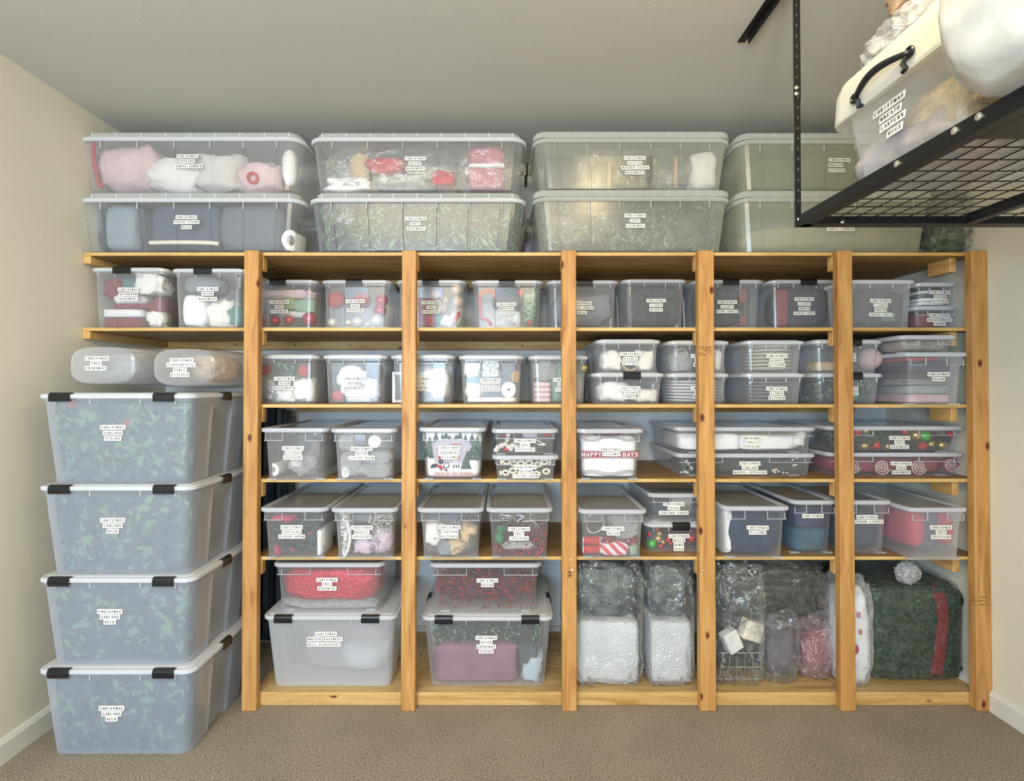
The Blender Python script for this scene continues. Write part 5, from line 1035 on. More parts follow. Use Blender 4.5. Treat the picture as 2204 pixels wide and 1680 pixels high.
def berry_heap(name, r, bn, n, label, th=.2, rr_=(.0035,.0075), mats=None, twigs=60):
    B = BINS[bn]; c, h = rect(*r, B['Y']+.036, th); c = Vector(c); q = random.Random(nxt()); t = empty(name, (c.x, c.y, max(c.z-h[2], B['base']+.01)), label, 'berry garland')
    m = MB(); vs, fs = ICO[1]
    for i in range(n):
        p = Vector((c.x+q.uniform(-1,1)*h[0], c.y-h[1]+q.random()**1.7*2*h[1], c.z+q.gauss(0,.5)*h[2])); s = q.uniform(*rr_); p = inside(bn, p, s)
        m.add([Vector(v)*s + p - t.location for v in vs], fs, q.randrange(len(mats)))
    o = m.build('berries', mats, t, True); o['kind'] = 'stuff'
    m = MB()
    for i in range(twigs):
        p = inside(bn, Vector((c.x+q.uniform(-1,1)*h[0], c.y-h[1]+q.random()*h[1], c.z+q.uniform(-1,1)*h[2])), .01); pts = [p]; d = Vector((q.uniform(-1,1), q.uniform(-.2,.2), q.uniform(-.6,.6))).normalized()*.02
        for k in range(4): d += Vector((q.uniform(-1,1), 0, q.uniform(-1,1)))*.008; pts.append(inside(bn, pts[-1]+d, .006))
        m.tube([v - t.location for v in pts], .0011, 3, 0, caps=False)
    o = m.build('twigs', col('twig_maroon', (96,40,52), rough=.6), t); o['kind'] = 'stuff'; return t
bmats = [burg, redm, M('wine_berry', plain, (96,18,38), rough=.25, coat=.3)]
berry_heap('berry_spray', (1052,1170,1180,1200), 'E4', 260, 'burgundy berry sprays at the bottom of the starburst bin', mats=bmats); berry_heap('berry_spray', (1130,1140,1180,1178), 'E4', 90, 'burgundy berries on the third-post side of the starburst bin', mats=bmats, twigs=20)
blob('plum_tissue', (1056,1135,1178,1198), 'E4', M('plum_tissue', plain, (104,60,84), rough=.8, bump=.5, bscale=30, var=.2), 'plum tissue behind the berries in the starburst bin', 'tissue', .2, .09, amp=.2); blob('clear_bag', (1085,1168,1150,1184), 'E4', filmw, 'crumpled clear bag strip across the berries', 'plastic bag', .05, -.005, amp=.5, ridge=True)
def spool(px, py, w, h, bn, l):
    B = BINS[bn]; z = P(px, py, B['Y']).z; c = P(px, py, B['face'](z)+.012); s = MPP(c.y); r = h*s/2; t = empty('ribbon_spool', (c.x, c.y+r, max(c.z, B['base']+.01+r)), l, 'ribbon spool')
    MB().lathe([(r,-w*s/2),(r,w*s/2)], 24, axis='x').build('ribbon', M('red_glitter', plain, (200,40,40)), t, False)
    for f in (-1, 1): MB().lathe([(r*1.06,f*w*s/2-.001),(r*1.06,f*w*s/2+.001)], 24, axis='x').build('flange', wpaper, t)
spool(1274, 1165, 36, 17, 'E5', 'red glitter ribbon spool, upper one in the candy wrap bin'); spool(1274, 1184, 36, 17, 'E5', 'red glitter ribbon spool, lower one in the candy wrap bin')
def stripe_mat():
    m, nt, out = nm('candy_stripe'); L = nt.links.new; b = N(nt, 'ShaderNodeBsdfPrincipled', i_Roughness=.4); L(b.outputs[0], out.inputs[0]); tc = N(nt, 'ShaderNodeTexCoord'); w = N(nt, 'ShaderNodeTexWave', bands_direction='DIAGONAL', i_Scale=14.0, i_Distortion=1.5); L(tc.outputs['Object'], w.inputs['Vector'])
    r = ramp(nt, [(.45, c3((206,70,90))), (.62, c3((236,220,226)))]); L(w.outputs['Fac'], r.inputs[0]); L(r.outputs[0], b.inputs['Base Color']); return m
blob('candy_wrap', (1294,1168,1358,1200), 'E5', stripe_mat(), 'red and white striped wrapped candy roll', 'candy', .12, .0, e=.6, amp=.2); blob('grey_wrap', (1320,1115,1380,1165), 'E5', wrapf, 'big bubble wrapped lump in the candy wrap bin', 'bundle', .2, .0, amp=.35, ridge=True)
blob('green_wrap', (1358,1170,1380,1200), 'E5', pgrn, 'grey green tissue in the corner of the candy wrap bin', 'tissue', .1, .0, amp=.4)
for r_, l in (((1296,1156,1322,1168),'maroon bow with a white edge beside the red spools'),((1354,1160,1378,1176),'maroon bow with a white edge by the green tissue')): 
    blob('maroon_bow', r_, 'E5', dred, l, 'bow', .04, .0, amp=.6); 
rope('clear_ring', [(1280,1106),(1262,1114),(1260,1134),(1272,1146),(1290,1142),(1300,1126),(1294,1110)], 'E5', silver, .0025, 'thin silver hoop near the lid of the candy wrap bin', 'hoop', .0, closed=True)
rope('white_braid', [(1296,1160),(1304,1163),(1309,1168),(1314,1162),(1322,1161)], 'E5', wpaper, .004, 'white zigzag braid on the maroon bow beside the spools', 'braid', -.02); rope('white_braid', [(1354,1167),(1364,1170),(1370,1174),(1378,1171)], 'E5', wpaper, .004, 'white zigzag braid on the maroon bow by the green tissue', 'braid', -.02)
coils('blue_cable', (1400,1078,1530,1114), 'E6u', blu, 'tangled blue extension cords in the GARLAND CORDS bin', 14, .004, .2, 'cord'); blob('dark_cable_pile', (1402,1084,1530,1114), 'E6u', M('cord_mass', plain, (52,66,88), rough=.7, bump=.8, bscale=50, var=.2), 'dark blue cord pile in the GARLAND CORDS bin', 'cord', .3, .05); slab_('grey_envelope', (1445,1066,1490,1104), 'E6u', M('grey_card', plain, (150,150,150), rough=.7), 'grey envelope tucked among the blue cords', 'envelope', .006, .0)
for px, py, r, mt, l in ((1403,1171,10,grnm,'largest green ball in the BELLS BOWS bin'),(1416,1158,9,goldm,'gold ball above the green one'),(1419,1148,6,goldm,'smaller gold ball near the lid of the BELLS BOWS bin'),(1427,1166,5,goldm,'small gold ball beside the red one'),(1422,1175,6,redm,'red ball at the bottom beside the green one'),(1397,1149,5,redm,'small red ball at the lid next to the DECOR bin'),(1438,1161,6,redm,'red ball left unlabelled between gold ball and labels'),(1487,1157,10,redm,'largest red ball, next to the fourth post'),(1414,1138,4,redm,'tiny red ball right under the lid'),(1444,1168,5,redm,'small red ball under the BELLS label')):
    ball(px, py, r, 'E6l', mt, l.replace('left unlabelled ', ''))
blob('plum_bows', (1432,1140,1528,1188), 'E6l', M('plum_satin', plain, (120,50,84), rough=.4, bump=.5, bscale=30, var=.2), 'plum satin bows behind the red balls', 'bows', .2, .06, amp=.3); blob('teal_tissue', (1396,1150,1436,1190), 'E6l', teal, 'teal tissue behind the green ball', 'tissue', .2, .07, amp=.2)
blob('navy_pillow', (1570,1100,1690,1198), 'E7', navy, 'navy plush pillow pressed against the front of the PILLOWS bin', 'pillow', .26, .0, e=.5, amp=.1); slab_('white_pillow', (1544,1095,1580,1200), 'E7', wcl, 'white pillow along the fourth-post side of the PILLOWS bin', 'pillow', .44, .02, amp=.05)
blob('blue_fabric', (1710,1140,1800,1190), 'E8', M('teal_blue', plain, (40,90,116), rough=.9, bump=.5, bscale=90, var=.15), 'teal blue folded fabric at the bottom of the bin marked only CHRISTMAS', 'fabric', .4, .0, e=.4); blob('navy_fabric', (1710,1092,1800,1140), 'E8', M('navy_cloth', plain, (36,52,92), rough=.9, bump=.3, bscale=60), 'navy folded fabric on top in the bin marked only CHRISTMAS', 'fabric', .4, .01, e=.4)
blob('cord_pile', (1814,1098,1912,1190), 'E9', M('cord_mass2', plain, (50,66,92), rough=.7, bump=.7, bscale=50, var=.2), 'dark blue cord pile in the OUTDOOR LIGHTS bin', 'cord', .3, .03, e=.45); coils('outdoor_lights', (1818,1128,1908,1188), 'E9', blu, 'blue tangled outdoor light cord beside the fifth post', 12, .003, .1)
blob('crimson_cloth', (1964,1100,2004,1186), 'E10', pinkred, 'crimson rounded cloth bundle at the fifth-post end of its bin', 'cloth', .3, .0, e=.6, amp=.15); blob('crimson_cloth', (2030,1104,2062,1180), 'E10', pinkred, 'crimson cloth beside the TREE UPSTAIRS labels near the end post', 'cloth', .3, .0, e=.6, amp=.15); blob('slate_cloth', (1996,1100,2034,1196), 'E10', M('slate_cloth', plain, (84,84,112), rough=.9, bump=.3), 'slate cloth between the two crimson bundles', 'cloth', .3, .02, amp=.2)
# ================================================================== bottom shelf contents
blob('crimson_foil', (598,1222,815,1298), 'F1u', crim, 'crinkled crimson foil fabric filling the bin on the first-bay tote', 'fabric', .3, .0, e=.5, amp=.12, freq=3.5, sub=4); blob('bubble_wrap_layer', (602,1294,812,1312), 'F1u', wrapf, 'flat bubble wrap layer under the crimson foil', 'bubble wrap', .26, .0, e=.4, amp=.2)
blob('white_wreath_bag', (720,1390,830,1450), 'F1', M('pale_grey_bag', plain, (190,192,200), rough=.8), 'pale bagged lump showing faintly in the first-bay frosted tote', 'bag', .3, .05, amp=.2); blob('taupe_sign', (650,1345,835,1470), 'F1', M('taupe_sign', plain, (150,140,150), rough=.9), 'taupe board showing faintly in the first-bay frosted tote', 'board', .2, .12, e=.4)
berry_heap('berry_spray', (934,1226,1155,1306), 'F2u', 900, 'red berry sprays filling the bin on the second-bay tote', .3, (.003,.0078), bmats, 160); blob('plum_tissue', (945,1240,1145,1300), 'F2u', M('plum_tissue', plain, (104,60,84)), 'dark plum mass behind the red berries', 'tissue', .2, .1, amp=.2)
leaves('green_tree_top', (925,1348,1165,1400), 'F2', gl[:3], 'green foliage under the lid of the DECOR ENTRYWAY tote', 'foliage', .3, 380, .03, .01, dy=.02)
slab_('mauve_sack', (930,1388,1118,1478), 'F2', M('mauve_sack', plain, (140,96,116), rough=.8, bump=.3, bscale=12, var=.1), 'mauve fabric sack in the DECOR ENTRYWAY tote', 'sack', .3, .02, amp=.1); blob('dark_figure', (1118,1380,1160,1474), 'F2', dgry, 'dark charcoal figure beside the mauve sack', 'figure', .2, .02, amp=.3); blob('pale_bag', (1124,1420,1180,1478), 'F2', M('pale_blue_bag', plain, (180,196,206), rough=.6, bump=.5), 'pale blue bag in the corner of the DECOR ENTRYWAY tote', 'bag', .2, .0, amp=.3)
# ---- loose bags on the bottom shelf
def free(name, r, Y, mat, label, cat, th, e=.5, amp=.1, freq=2.2, sub=3, ridge=False, rz=0.0, base=None):
    c, h = rect(*r, Y, th); c = list(c); h = list(h)
    b0 = S6+.001 if base is None else base
    if base != 'air':
        top = c[2]+h[2]; c[2] = (top+b0)/2; h[2] = (top-b0)/2
    m = blob_mb((0,0,0), h, e, amp, freq, nxt(), sub, ridge)
    if base != 'air':
        m.v = [(x, y, max(z, -h[2])) for x, y, z in m.v]
    if base is None: m.v = [(x, y, min(z, S5-TH_PLY-.004-c[2])) for x, y, z in m.v]
    m.v = [(min(x, XR-.006-c[0]), min(y, YB-.05-c[1]), z) for x, y, z in m.v]
    o = m.build(name, mat, None, True, c); o.rotation_euler.z = rz; tag(o, label, cat); return o
foam = M('bubble_box', plain, (222,226,230), rough=.35, bump=.9, bscale=150, var=.05)
for (x0, x1, xb, tag_) in ((1239,1378,1390,'next to the third post'),(1402,1492,1498,'next to the fourth post')):
    free('bubble_wrapped_box', (x0,1338,x1,1478), .09, foam, 'bubble wrapped white box on the bottom shelf ' + tag_, 'box', .34, .16, .02, 3, 4)
    free('bubble_wrapped_bundle', (x0+2,1216,x1-6,1336), .11, M('grey_bubble', plain, (112,122,120), rough=.25, metal=.35, bump=1.0, bscale=110, var=.35, vscale=12), 'grey bubble wrapped bundle on the white box ' + tag_, 'bundle', .26, .6, .2, 3, 4, True, base=P(1300,1338,.1).z)
    free('clear_bag', (x0-9,1212,xb,1484), .055, film, 'tall clear plastic bag round the bundle and box ' + tag_, 'plastic bag', .44, .32, .16, 3.2, 5, True)
free('wire_basket_liner', (1552,1330,1640,1476), .17, M('dark_liner', plain, (62,68,66), rough=.7, bump=.4, var=.2), 'dark liner in the bagged wire basket past the fourth post', 'liner', .2, .4, .08)
wb = empty('wire_basket', P(1596,1470,.12), 'thin silver wire basket in a clear bag past the fourth post', 'basket'); wb.location.z = S6+.002
sP = MPP(.12); hh = 60*sP
for k in range(6): MB().tube([(-46*sP+k*18*sP, 0, .0), (-40*sP+k*16*sP, 0, hh)], .0018, 5).build('wire', silver, wb)
for z in (.01, hh*.5, hh): MB().tube([(-46*sP, 0, z), (46*sP, 0, z)], .0018, 5).build('wire', silver, wb)
for px, py, w, h, l, a in ((1575,1378,34,44,'tilted white box under the clear bag by the fourth post',-25),(1618,1356,44,40,'cream candle box in the clear bag past the fourth post',20)):
    c = P(px, py, .12); s = MPP(.12); m = MB().box((-w*s/2,-.02,-h*s/2),(w*s/2,.03,h*s/2),0,.005); o = m.build('white_box', wpaper if a < 0 else crm, None, False, c); o.rotation_euler = (0, math.radians(a), .2); tag(o, l, 'box')
free('clear_bag', (1542,1225,1650,1484), .07, film, 'crumpled clear bag of wire basket and boxes past the fourth post', 'plastic bag', .24, .5, .35, 2.6, 5, True)
free('grey_parcel', (1655,1340,1716,1462), .14, M('mauve_grey', plain, (104,98,108), rough=.6, bump=.3, var=.15), 'mauve grey parcel hanging in its clear bag in the fourth bay', 'parcel', .14, .45, .12); free('clear_bag', (1648,1318,1726,1482), .09, film, 'clear bag round the mauve grey parcel in the fourth bay', 'plastic bag', .2, .5, .3, 2.8, 5, True)
o = free('green_wreath', (1566,1216,1786,1322), .12, M('wreath_dark', plain, (22,36,28), rough=.6, bump=1.0, bscale=60, var=.4, vscale=25), 'dark green bagged wreath squeezed under the fourth-bay shelf', 'wreath', .30, .5, .12, 3, 4, base=P(1600,1326,.2).z); free('clear_bag', (1550,1212,1796,1345), .075, film, 'crinkled clear bag round the dark green wreath', 'plastic bag', .36, .55, .22, 3, 5, True, base=P(1600,1348,.2).z)
free('brown_pinecones', (1700,1335,1760,1412), .3, M('pine_brown', plain, (72,56,46), rough=.8, bump=1.0, bscale=50, var=.4), 'brown pine cone bundle beneath the dark green wreath', 'bundle', .16, .7, .3)
free('red_gift', (1738,1345,1800,1450), .16, M('wine_gift', plain, (150,44,60), rough=.4, bump=.5, bscale=30, var=.2), 'wine red gift in a pinkish bag before the fifth post', 'gift', .2, .5, .2); free('clear_bag', (1728,1330,1812,1456), .12, M('pink_film', plastic, .3, (226,196,202), .1, wav=.9, wscale=26, gl=1.4, hnoise=.3), 'pinkish clear bag before the fifth post', 'plastic bag', .26, .55, .3, 2.6, 5, True)
pd = free('dotted_sack', (1814,1268,1880,1448), .05, wcl, 'white sack with red dots past the fifth post', 'sack', .15, .6, .12, 2, 4)
def on_front(o, px, py, r, mat, nme):
    ys = [(o.location+v.co) for v in o.data.vertices]; c0 = P(px, py, o.location.y); best = min(ys, key=lambda v: (v.x-c0.x)**2 + (v.z-c0.z)**2 + (0 if v.y < o.location.y else 9)); c = P(px, py, best.y-.002)
    rr = r*MPP(c.y); blob_mb((0,0,0), (rr, .012, rr*1.3), .9, .2, 2, nxt(), 2).build(nme, mat, o, True, c - o.location)
for px, py, r in ((1848,1358,9),(1840,1395,8),(1856,1415,6),(1846,1322,6)): on_front(pd, px, py, r, M('dot_red', plain, (176,84,96), rough=.8), 'red_dot')
free('clear_bag', (1808,1246,1890,1456), .042, M('film_soft', plastic, .14, (236,238,242), .12, wav=.8, wscale=20, gl=1.0, hnoise=.2), 'milky clear bag round the dotted sack past the fifth post', 'plastic bag', .17, .6, .16, 2, 5, True)
# wrapped green wreath box with ribbon
gx = free('wrapped_greenery', (1876,1264,2082,1486), .115, M('tinsel_green', plain, (26,54,32), rough=.35, bump=1.0, bscale=120, var=.55, vscale=60), 'tall plastic wrapped block of dark green pine greenery on the bottom shelf', 'greenery', .40, .22, .05, 3, 5)
leaves_m = MB(); q = random.Random(5)
for i in range(2600):
    x, z = q.uniform(-.19,.19), q.uniform(-.20,.21); a = q.gauss(0,.5); l = q.uniform(.015,.035); d = Vector((math.cos(a), 0, math.sin(a)*.6)); p = Vector((x, 0, z))
    leaves_m.add([p, p+d*l+Vector((0,-.003,.001)), p+d*l*.5+Vector((0,-.004,.0035))], [(0,1,2)], q.randrange(3))
gs_ = sorted(gx.data.vertices, key=lambda v: v.co.y)
from mathutils.kdtree import KDTree
front = [v.co for v in gx.data.vertices if v.co.y < 0]; kd = KDTree(len(front))
for i, v in enumerate(front): kd.insert((v.x, 0, v.z), i)
kd.balance(); nv = []; ZL_ = min(u.co.z for u in gx.data.vertices) + .003
for v in leaves_m.v:
    _, i, _ = kd.find((v[0], 0, v[2])); nv.append((max(-.195, min(.195, v[0])), front[i].y + v[1] - .002, max(min(u.co.z for u in gx.data.vertices)+.003 if i < 0 else ZL_, v[2])))
leaves_m.v = nv; o = leaves_m.build('pine_needles', [gl[0], gl2[0], col('needle_bright', (52,92,48), rough=.35)], gx); o['kind'] = 'stuff'
m = MB(); rings = []
for k in range(16):
    py = 1262 + k*14.2; xc = 2018 + 6*math.sin(k*.35) - (0 if k < 12 else (k-12)*2.4); w = 12.5
    z = P(xc, py, .12).z - gx.location.z; pr = []
    for sx in (-1, 1):
        x = P(xc+sx*w, py, .12).x - gx.location.x; _, i, _ = kd.find((x, 0, z)); pr.append((x, front[i].y-.008, z))
    rings.append(pr)
for a, b in zip(rings, rings[1:]): m.add([a[0], a[1], b[1], b[0]], [(3,2,1,0)])
m.build('red_ribbon', M('ribbon_red', plain, (116,14,28), rough=.6), gx)
free('clear_wrap', (1870,1256,2083,1488), .10, M('film_thin', plastic, .02, (236,238,242), .12, wav=.7, wscale=30, gl=.7, hnoise=.1), 'x', 'y', .43, .24, .05, 4, 5, True)
cw = bpy.data.objects['clear_wrap.001'] if 'clear_wrap.001' in bpy.data.objects else bpy.data.objects['clear_wrap']
for k_ in ('label','category'): del cw[k_]
lc_ = cw.location - gx.location; cw.parent = gx; cw.location = lc_; cw.name = 'shiny_wrap'
kn = free('bag_knot', (1940,1212,1990,1262), .1, filmw, 'twisted clear bag knot on top of the wrapped greenery', 'plastic bag', .06, 1.1, .4, 2.5, 4, True, base=P(1960,1258,.12).z)
# ---- rounded clear bins lying on the tote stack
def lying(xl, xr, yt, yb, Yf, L, label, rows, haze, content, cl):
    a, b = P(xl, yb, Yf), P(xr, yt, Yf); cx, cz = (a.x+b.x)/2, (a.z+b.z)/2; hw, hh = (b.x-a.x)/2, (b.z-a.z)/2
    hh = min(hh, 9); z0 = STACK_TOP + .006; 
    t = empty('storage_jar', (cx, Yf, z0), label, 'storage jar')
    czl = cz - z0; rings = []; n = 36
    def rg(f, y, e=.62, dz=0):
        out = []
        for k in range(n):
            an = 2*math.pi*k/n; c_, s_ = math.cos(an), math.sin(an)
            out.append((hw*f*math.copysign(abs(c_)**e, c_), y, max(.001, czl + dz + hh*f*math.copysign(abs(s_)**e, s_))))
        return out
    m = MB(); m.loft([rg(.90,0), rg(.985,.006), rg(1.0,.02), rg(1.05,.12), rg(1.10,L*.7), rg(1.12,L-.03)], True, False); m.build('body', hz(haze), t)
    m = MB(); m.loft([rg(1.12,L-.03), rg(1.18,L-.028), rg(1.18,L), rg(1.0,L+.006)], False, True); m.build('lid', lid_w, t)
    face = lambda z: Yf
    stickers(t, [(w, P(x, y, Yf).x, P(x, y, Yf).z) for w, x, y in rows], face)
    c2, h2 = (cx, Yf+L*.5, cz), (hw*.8, L*.36, hh*.72)
    o = blob_mb((0,0,0), h2, .7, .25, 2.4, nxt(), 4, True).build('bagged_bundle', content, None, True, c2); tag(o, cl, 'bundle')
lying(148, 290, 746, 826, -.17, .36, 'rounded milky jar marked TREE ENTRYWAY lying on the tote stack', [(C,209,771),('TREE',207,781.5),('ENTRYWAY',206,792)], .46, wrapf, 'bubble wrapped branches inside the jar marked TREE ENTRYWAY')
lying(328, 462, 750, 830, -.17, .36, 'rounded clear jar marked CENTERPIECE TABLE KITCHEN lying on the tote stack', [(C,391,775),('CENTERPIECE',390,785),('TABLE',387.5,796),('KITCHEN',387.5,806)], .34, M('taupe_bundle', plain, (180,160,140), rough=.8, bump=.4, var=.15), 'taupe bundle inside the jar marked CENTERPIECE TABLE KITCHEN')
# ---- bag at the end of the top shelf and in the gap
free('green_bundle', (2010,470,2092,542), .085, M('green_fluff', plain, (52,72,54), rough=.9, bump=.8, bscale=60, var=.3), 'dull green fluffy bundle at the end of the top shelf', 'bundle', .16, .6, .15, base=S1+.002); free('grey_bag', (2004,405,2108,545), .06, film, 'grey green crumpled plastic bag at the end of the top shelf', 'plastic bag', .28, .6, .3, 2.4, 5, True, base=S1+.001)
free('blue_white_bag', (1126,500,1146,542), .42, M('lilac_bag', plain, (196,196,214), rough=.3, bump=.5), 'small pale lilac bag in the gap between the long totes', 'bag', .08, .7, .3, base=S1+.001)
# ================================================================== overhead rack
blk = M('black_steel', plain, (14,14,16), rough=.45); bolt = M('zinc_bolt', plain, (210,208,196), rough=.3, metal=.8)
RY, RX, RZ = 1.465-2.2, .834, None
c0 = P(1717, 477, RY); RX = c0.x; RZ = c0.z
orack = empty('overhead_rack', (RX, RY, ZC), 'black steel wire storage rack hung from the ceiling', 'rack')
def ob(name, a, b, mat=blk, bev=.001): return MB().box(tuple(Vector(a)-orack.location), tuple(Vector(b)-orack.location), 0, bev).build(name, mat, orack)
XE, YE = XR-.05, CAM_Y+.35
hr = .016
ob('rail', (RX, RY-.002, RZ-hr), (XE, RY+.002, RZ+hr)); ob('rail', (RX, RY-.03, RZ-hr), (XE, RY-.002, RZ-hr+.003))
ob('rail', (RX-.002, YE, RZ-hr), (RX+.002, RY, RZ+hr)); ob('rail', (RX+.002, YE, RZ-hr), (RX+.03, RY, RZ-hr+.003))
ob('cross_rail', (1.30, YE, RZ-hr), (1.325, RY-.03, RZ+hr-.006)); ob('cross_rail', (RX+.03, CAM_Y+.86, RZ-hr), (XE, CAM_Y+.94, RZ+hr-.006))
# hanging post: lower flat bar, upper bracket, bolts
z_up = P(1715, 196, RY).z
ob('hanger_post', (RX-.008, RY-.001, RZ-hr), (RX+.010, RY+.003, z_up+.01)); ob('hanger_post', (RX-.007, RY+.002, z_up-.03), (RX+.013, RY+.006, ZC-.001)); ob('hanger_post', (RX+.010, RY+.002, z_up-.03), (RX+.013, RY+.022, ZC-.001), M('steel_edge', plain, (70,56,44), rough=.35, metal=.5))
for px, py in ((1714,189),(1714,202),(1720,472),(1813,479)):
    p = P(px, py, RY-.004); MB().lathe([(.006,0),(.006,-.003),(.003,-.005)], 10, tuple(p-orack.location), 'y').build('bolt', bolt, orack)
for px, py in ((1936,350),(2062,278),(2115,247)):
    d_ = (RX-.002)*F_PX/(px-PPX); z = CAM_Z + (830-py)*d_/F_PX; MB().lathe([(.007,0),(.007,-.003),(.003,-.005)], 10, tuple(Vector((RX-.002, CAM_Y+d_, z))-orack.location), 'x').build('bolt', bolt, orack)
k_ = 0
for k in range(24): 
    z = RZ+.06+k*.03
    if z < ZC-.03: MB().box(tuple(Vector((RX-.001, RY-.0025 if z < z_up else RY+.0010, z-.004))-orack.location), tuple(Vector((RX+.0035, RY+.0005 if z < z_up else RY+.003, z+.004))-orack.location)).build('slot', M('slot_grey', plain, (72,70,64)), orack)
# ceiling strut
ob('ceiling_strut', (P(1595,91,-.4).x-.014, -1.65, ZC-.004), (P(1595,91,-.4).x+.014, -.40, ZC-.0005)); ob('ceiling_strut', (P(1595,91,-.4).x+.010, -1.65, ZC-.03), (P(1595,91,-.4).x+.014, -.43, ZC-.004))
# wire grid
z = RZ + .004; y = RY - .055
while y > YE: MB().tube([Vector((RX, y, z))-orack.location, Vector((XE, y, z))-orack.location], .0016, 5).build('wire', blk, orack); y -= .0565
x = RX + .06
while x < XE: MB().tube([Vector((x, YE, z+.004))-orack.location, Vector((x, RY, z+.004))-orack.location], .0016, 5).build('wire', blk, orack); x += .0485
# tote on the rack: long side faces the first bays
OZ = z + .0075
XL_, W_o, y_far, y_near = P(1777,275,-.89).x, .46, CAM_Y+1.31, CAM_Y+.925
H_o = .262; Lo = y_far - y_near
ot = empty('storage_bin', (XL_, (y_far+y_near)/2, OZ), 'frosted tote marked WREATH LANTERN RUGS on the overhead rack', 'storage bin', rz=-math.pi/2)
# local x runs along the tote (towards -Y in the room), local y runs into the rack (+X)
m = MB(); ov, tp = .022, .022
m.loft([ring(Lo, W_o, ov+tp+.012, 0, .05), ring(Lo, W_o, ov+tp, .012, .05), ring(Lo, W_o, ov, .19, .05)], True, False, ); m.build('body', hz(.24), ot)
m = MB(); m.loft([ring(Lo, W_o, ov-.002, .168, .05), ring(Lo, W_o, .002, .165, .05), ring(Lo, W_o, 0, .172, .05), ring(Lo, W_o, .003, .235, .05), ring(Lo, W_o, .012, H_o, .05), ring(Lo, W_o, .03, H_o, .045), ring(Lo, W_o, .05, H_o-.012, .04)], False, True); lo_ = m.build('lid', M('lid_frost', plastic, .62, (238,238,230), .3), ot)
def OL(px, py, dx=0.0):
    """point on the tote's long side (plane x = XL_+dx) in local coordinates"""
    d_ = (XL_+dx)*F_PX/(px-PPX); return Vector((XL_+dx, CAM_Y+d_, CAM_Z+(830-py)*d_/F_PX))
ot_m = Matrix.Translation(ot.location) @ Matrix.Rotation(-math.pi/2, 4, 'Z'); oi_ = ot_m.inverted()
ha, hb_ = oi_ @ OL(1838,208,-.012), oi_ @ OL(1958,106,-.012)
m = MB(); mid = (ha+hb_)/2; pts = []
for k in range(13):
    f = k/12; p = ha.lerp(hb_, f); p.y = -.004 - .016*math.sin(math.pi*f); p.z += .012*math.sin(math.pi*f); pts.append(p)
m.tube(pts, [.006+.002*math.sin(math.pi*k/12) for k in range(13)], 8); hd = m.build('handle', latch_m, ot, True)
for e_, sg in ((ha, 1), (hb_, -1)):
    m = MB(); m.tube([(e_.x+.009*math.cos(a), -.006, e_.z+.009*math.sin(a)) for a in [2*math.pi*k/14 for k in range(14)]], .0035, 6, closed=True)
    m.tube([(e_.x+sg*.008, -.006, e_.z-.004), (e_.x+sg*.016, -.008, e_.z-.014), (e_.x+sg*.012, -.004, e_.z-.026), (e_.x+sg*.022, -.003, e_.z-.028)], .005, 6); m.build('clip', latch_m, hd)
rows_o = [(C,1917,224),('WREATH',1918,246),('LANTERN',1920,262),('RUGS',1923,281)]
for k, (w, px, py) in enumerate([(C,1919,222),('WREATH',1920,240.5),('LANTERN',1922,258),('RUGS',1925,276)]):
    dx = ov + tp*.45 - .001; q_ = oi_ @ OL(px, py, dx-.004); q_.y = ov + tp*(1 - q_.z/.19) - .002
    s = put('label_strip', strip_mesh(len(w)), ot, q_, (-math.atan(tp/.19), 0, 0), (1.0, 1, 1.0)); put('lettering', word_mesh(w), s, (0, -.0004, 0))
def inrack(name, c, h, mat, label, cat, **k):
    o = blob_mb((0,0,0), h, k.get('e',.6), k.get('amp',.2), k.get('freq',2.4), nxt(), k.get('sub',4), k.get('ridge',False)).build(name, mat, None, True, c)
    for v in o.data.vertices: v.co.z = max(v.co.z, k.get('zmin', OZ+.001)-c[2])
    tag(o, label, cat); return o
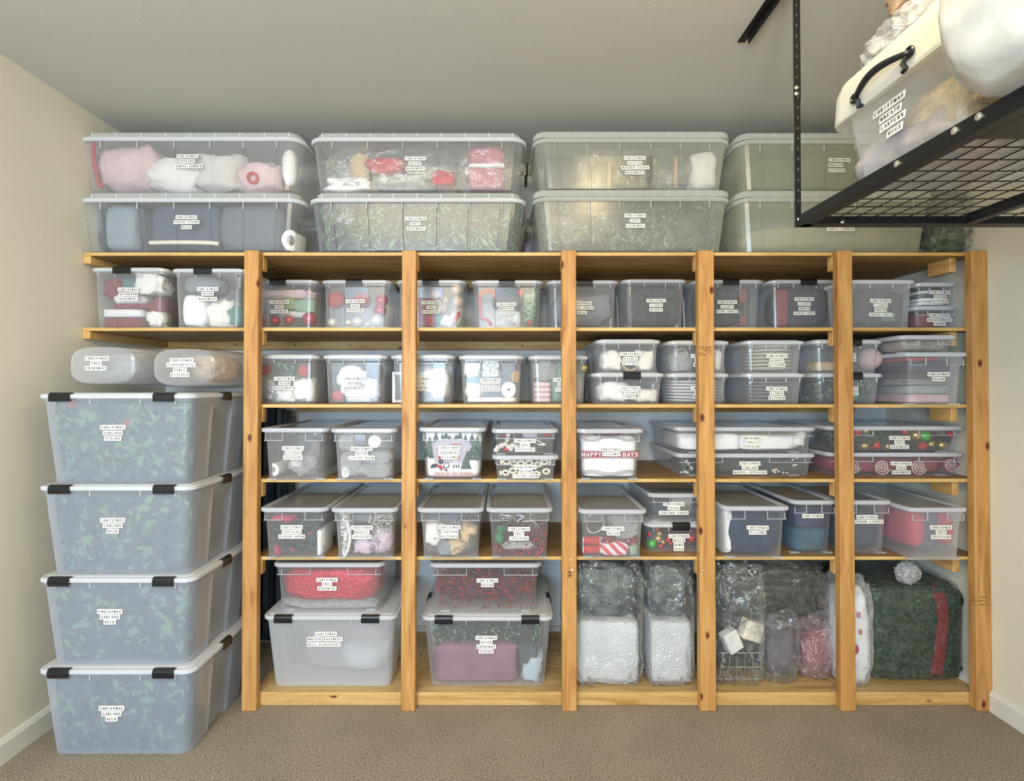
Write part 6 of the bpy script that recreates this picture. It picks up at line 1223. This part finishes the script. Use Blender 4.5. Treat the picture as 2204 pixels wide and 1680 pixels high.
yc = (y_far+y_near)/2+.04; rug = M('cream_rug', plain, (206,186,150), rough=.9, bump=1.0, bscale=220, var=.15, vscale=40)
inrack('knitted_rug', (XL_+.21, yc-.10, OZ+.09), (.15, .13, .065), rug, 'cream nubbly rolled rug inside the tote on the overhead rack', 'rug', amp=.15)
inrack('grey_blanket', (XL_+.21, yc+.0, OZ+.06), (.165, .15, .052), M('mauve_grey_blanket', plain, (168,158,158), rough=.9, bump=.4, bscale=14, var=.2, vscale=10), 'mauve grey blanket inside the tote on the overhead rack', 'blanket', amp=.25)
# rounded milky bag nearer, and bags behind
inrack('milky_bag', (P(2180,60,CAM_Y+.80).x+.02, CAM_Y+.72, OZ+.215), (.125, .13, .20), M('milky_sack', plain, (214,212,208), rough=.45, bump=.35, bscale=14, var=.04), 'big rounded milky white bag hanging over the tote at the frame edge', 'plastic bag', e=.8, amp=.06, sub=5) if False else None
mb_ = inrack('milky_bag', (.885, CAM_Y+.79, OZ+.16), (.16, .125, .175), M('milky_sack', plain, (206,204,200), rough=.4, bump=.35, bscale=14, var=.04), 'big rounded milky white bag beside the frosted tote on the overhead rack', 'plastic bag', e=.75, amp=.05, sub=5, zmin=RZ+.0175)
inrack('clear_bag', (1.03, CAM_Y+1.17, OZ+H_o+.055), (.15, .11, .055), filmw, 'crinkled clear bag lying on the lid of the overhead tote', 'plastic bag', e=.6, amp=.25, ridge=True, sub=5)
inrack('brown_bag', (1.10, CAM_Y+1.13, OZ+H_o+.205), (.17, .14, .10), M('brown_crinkle', plain, (150,128,108), rough=.25, bump=1.0, bscale=16, var=.4, vscale=14), 'crinkled brown bag piled on the clear bag above the overhead tote', 'plastic bag', e=.7, amp=.3, ridge=True, sub=5)
inrack('grey_sack', (XL_+.42+.33, CAM_Y+1.08, OZ+.10), (.23, .20, .095), M('grey_sack', plain, (120,122,130), rough=.6, bump=.8, bscale=18, var=.3, vscale=8), 'grey crumpled sack seen through the wire floor of the overhead rack', 'sack', e=.5, amp=.15, sub=5)
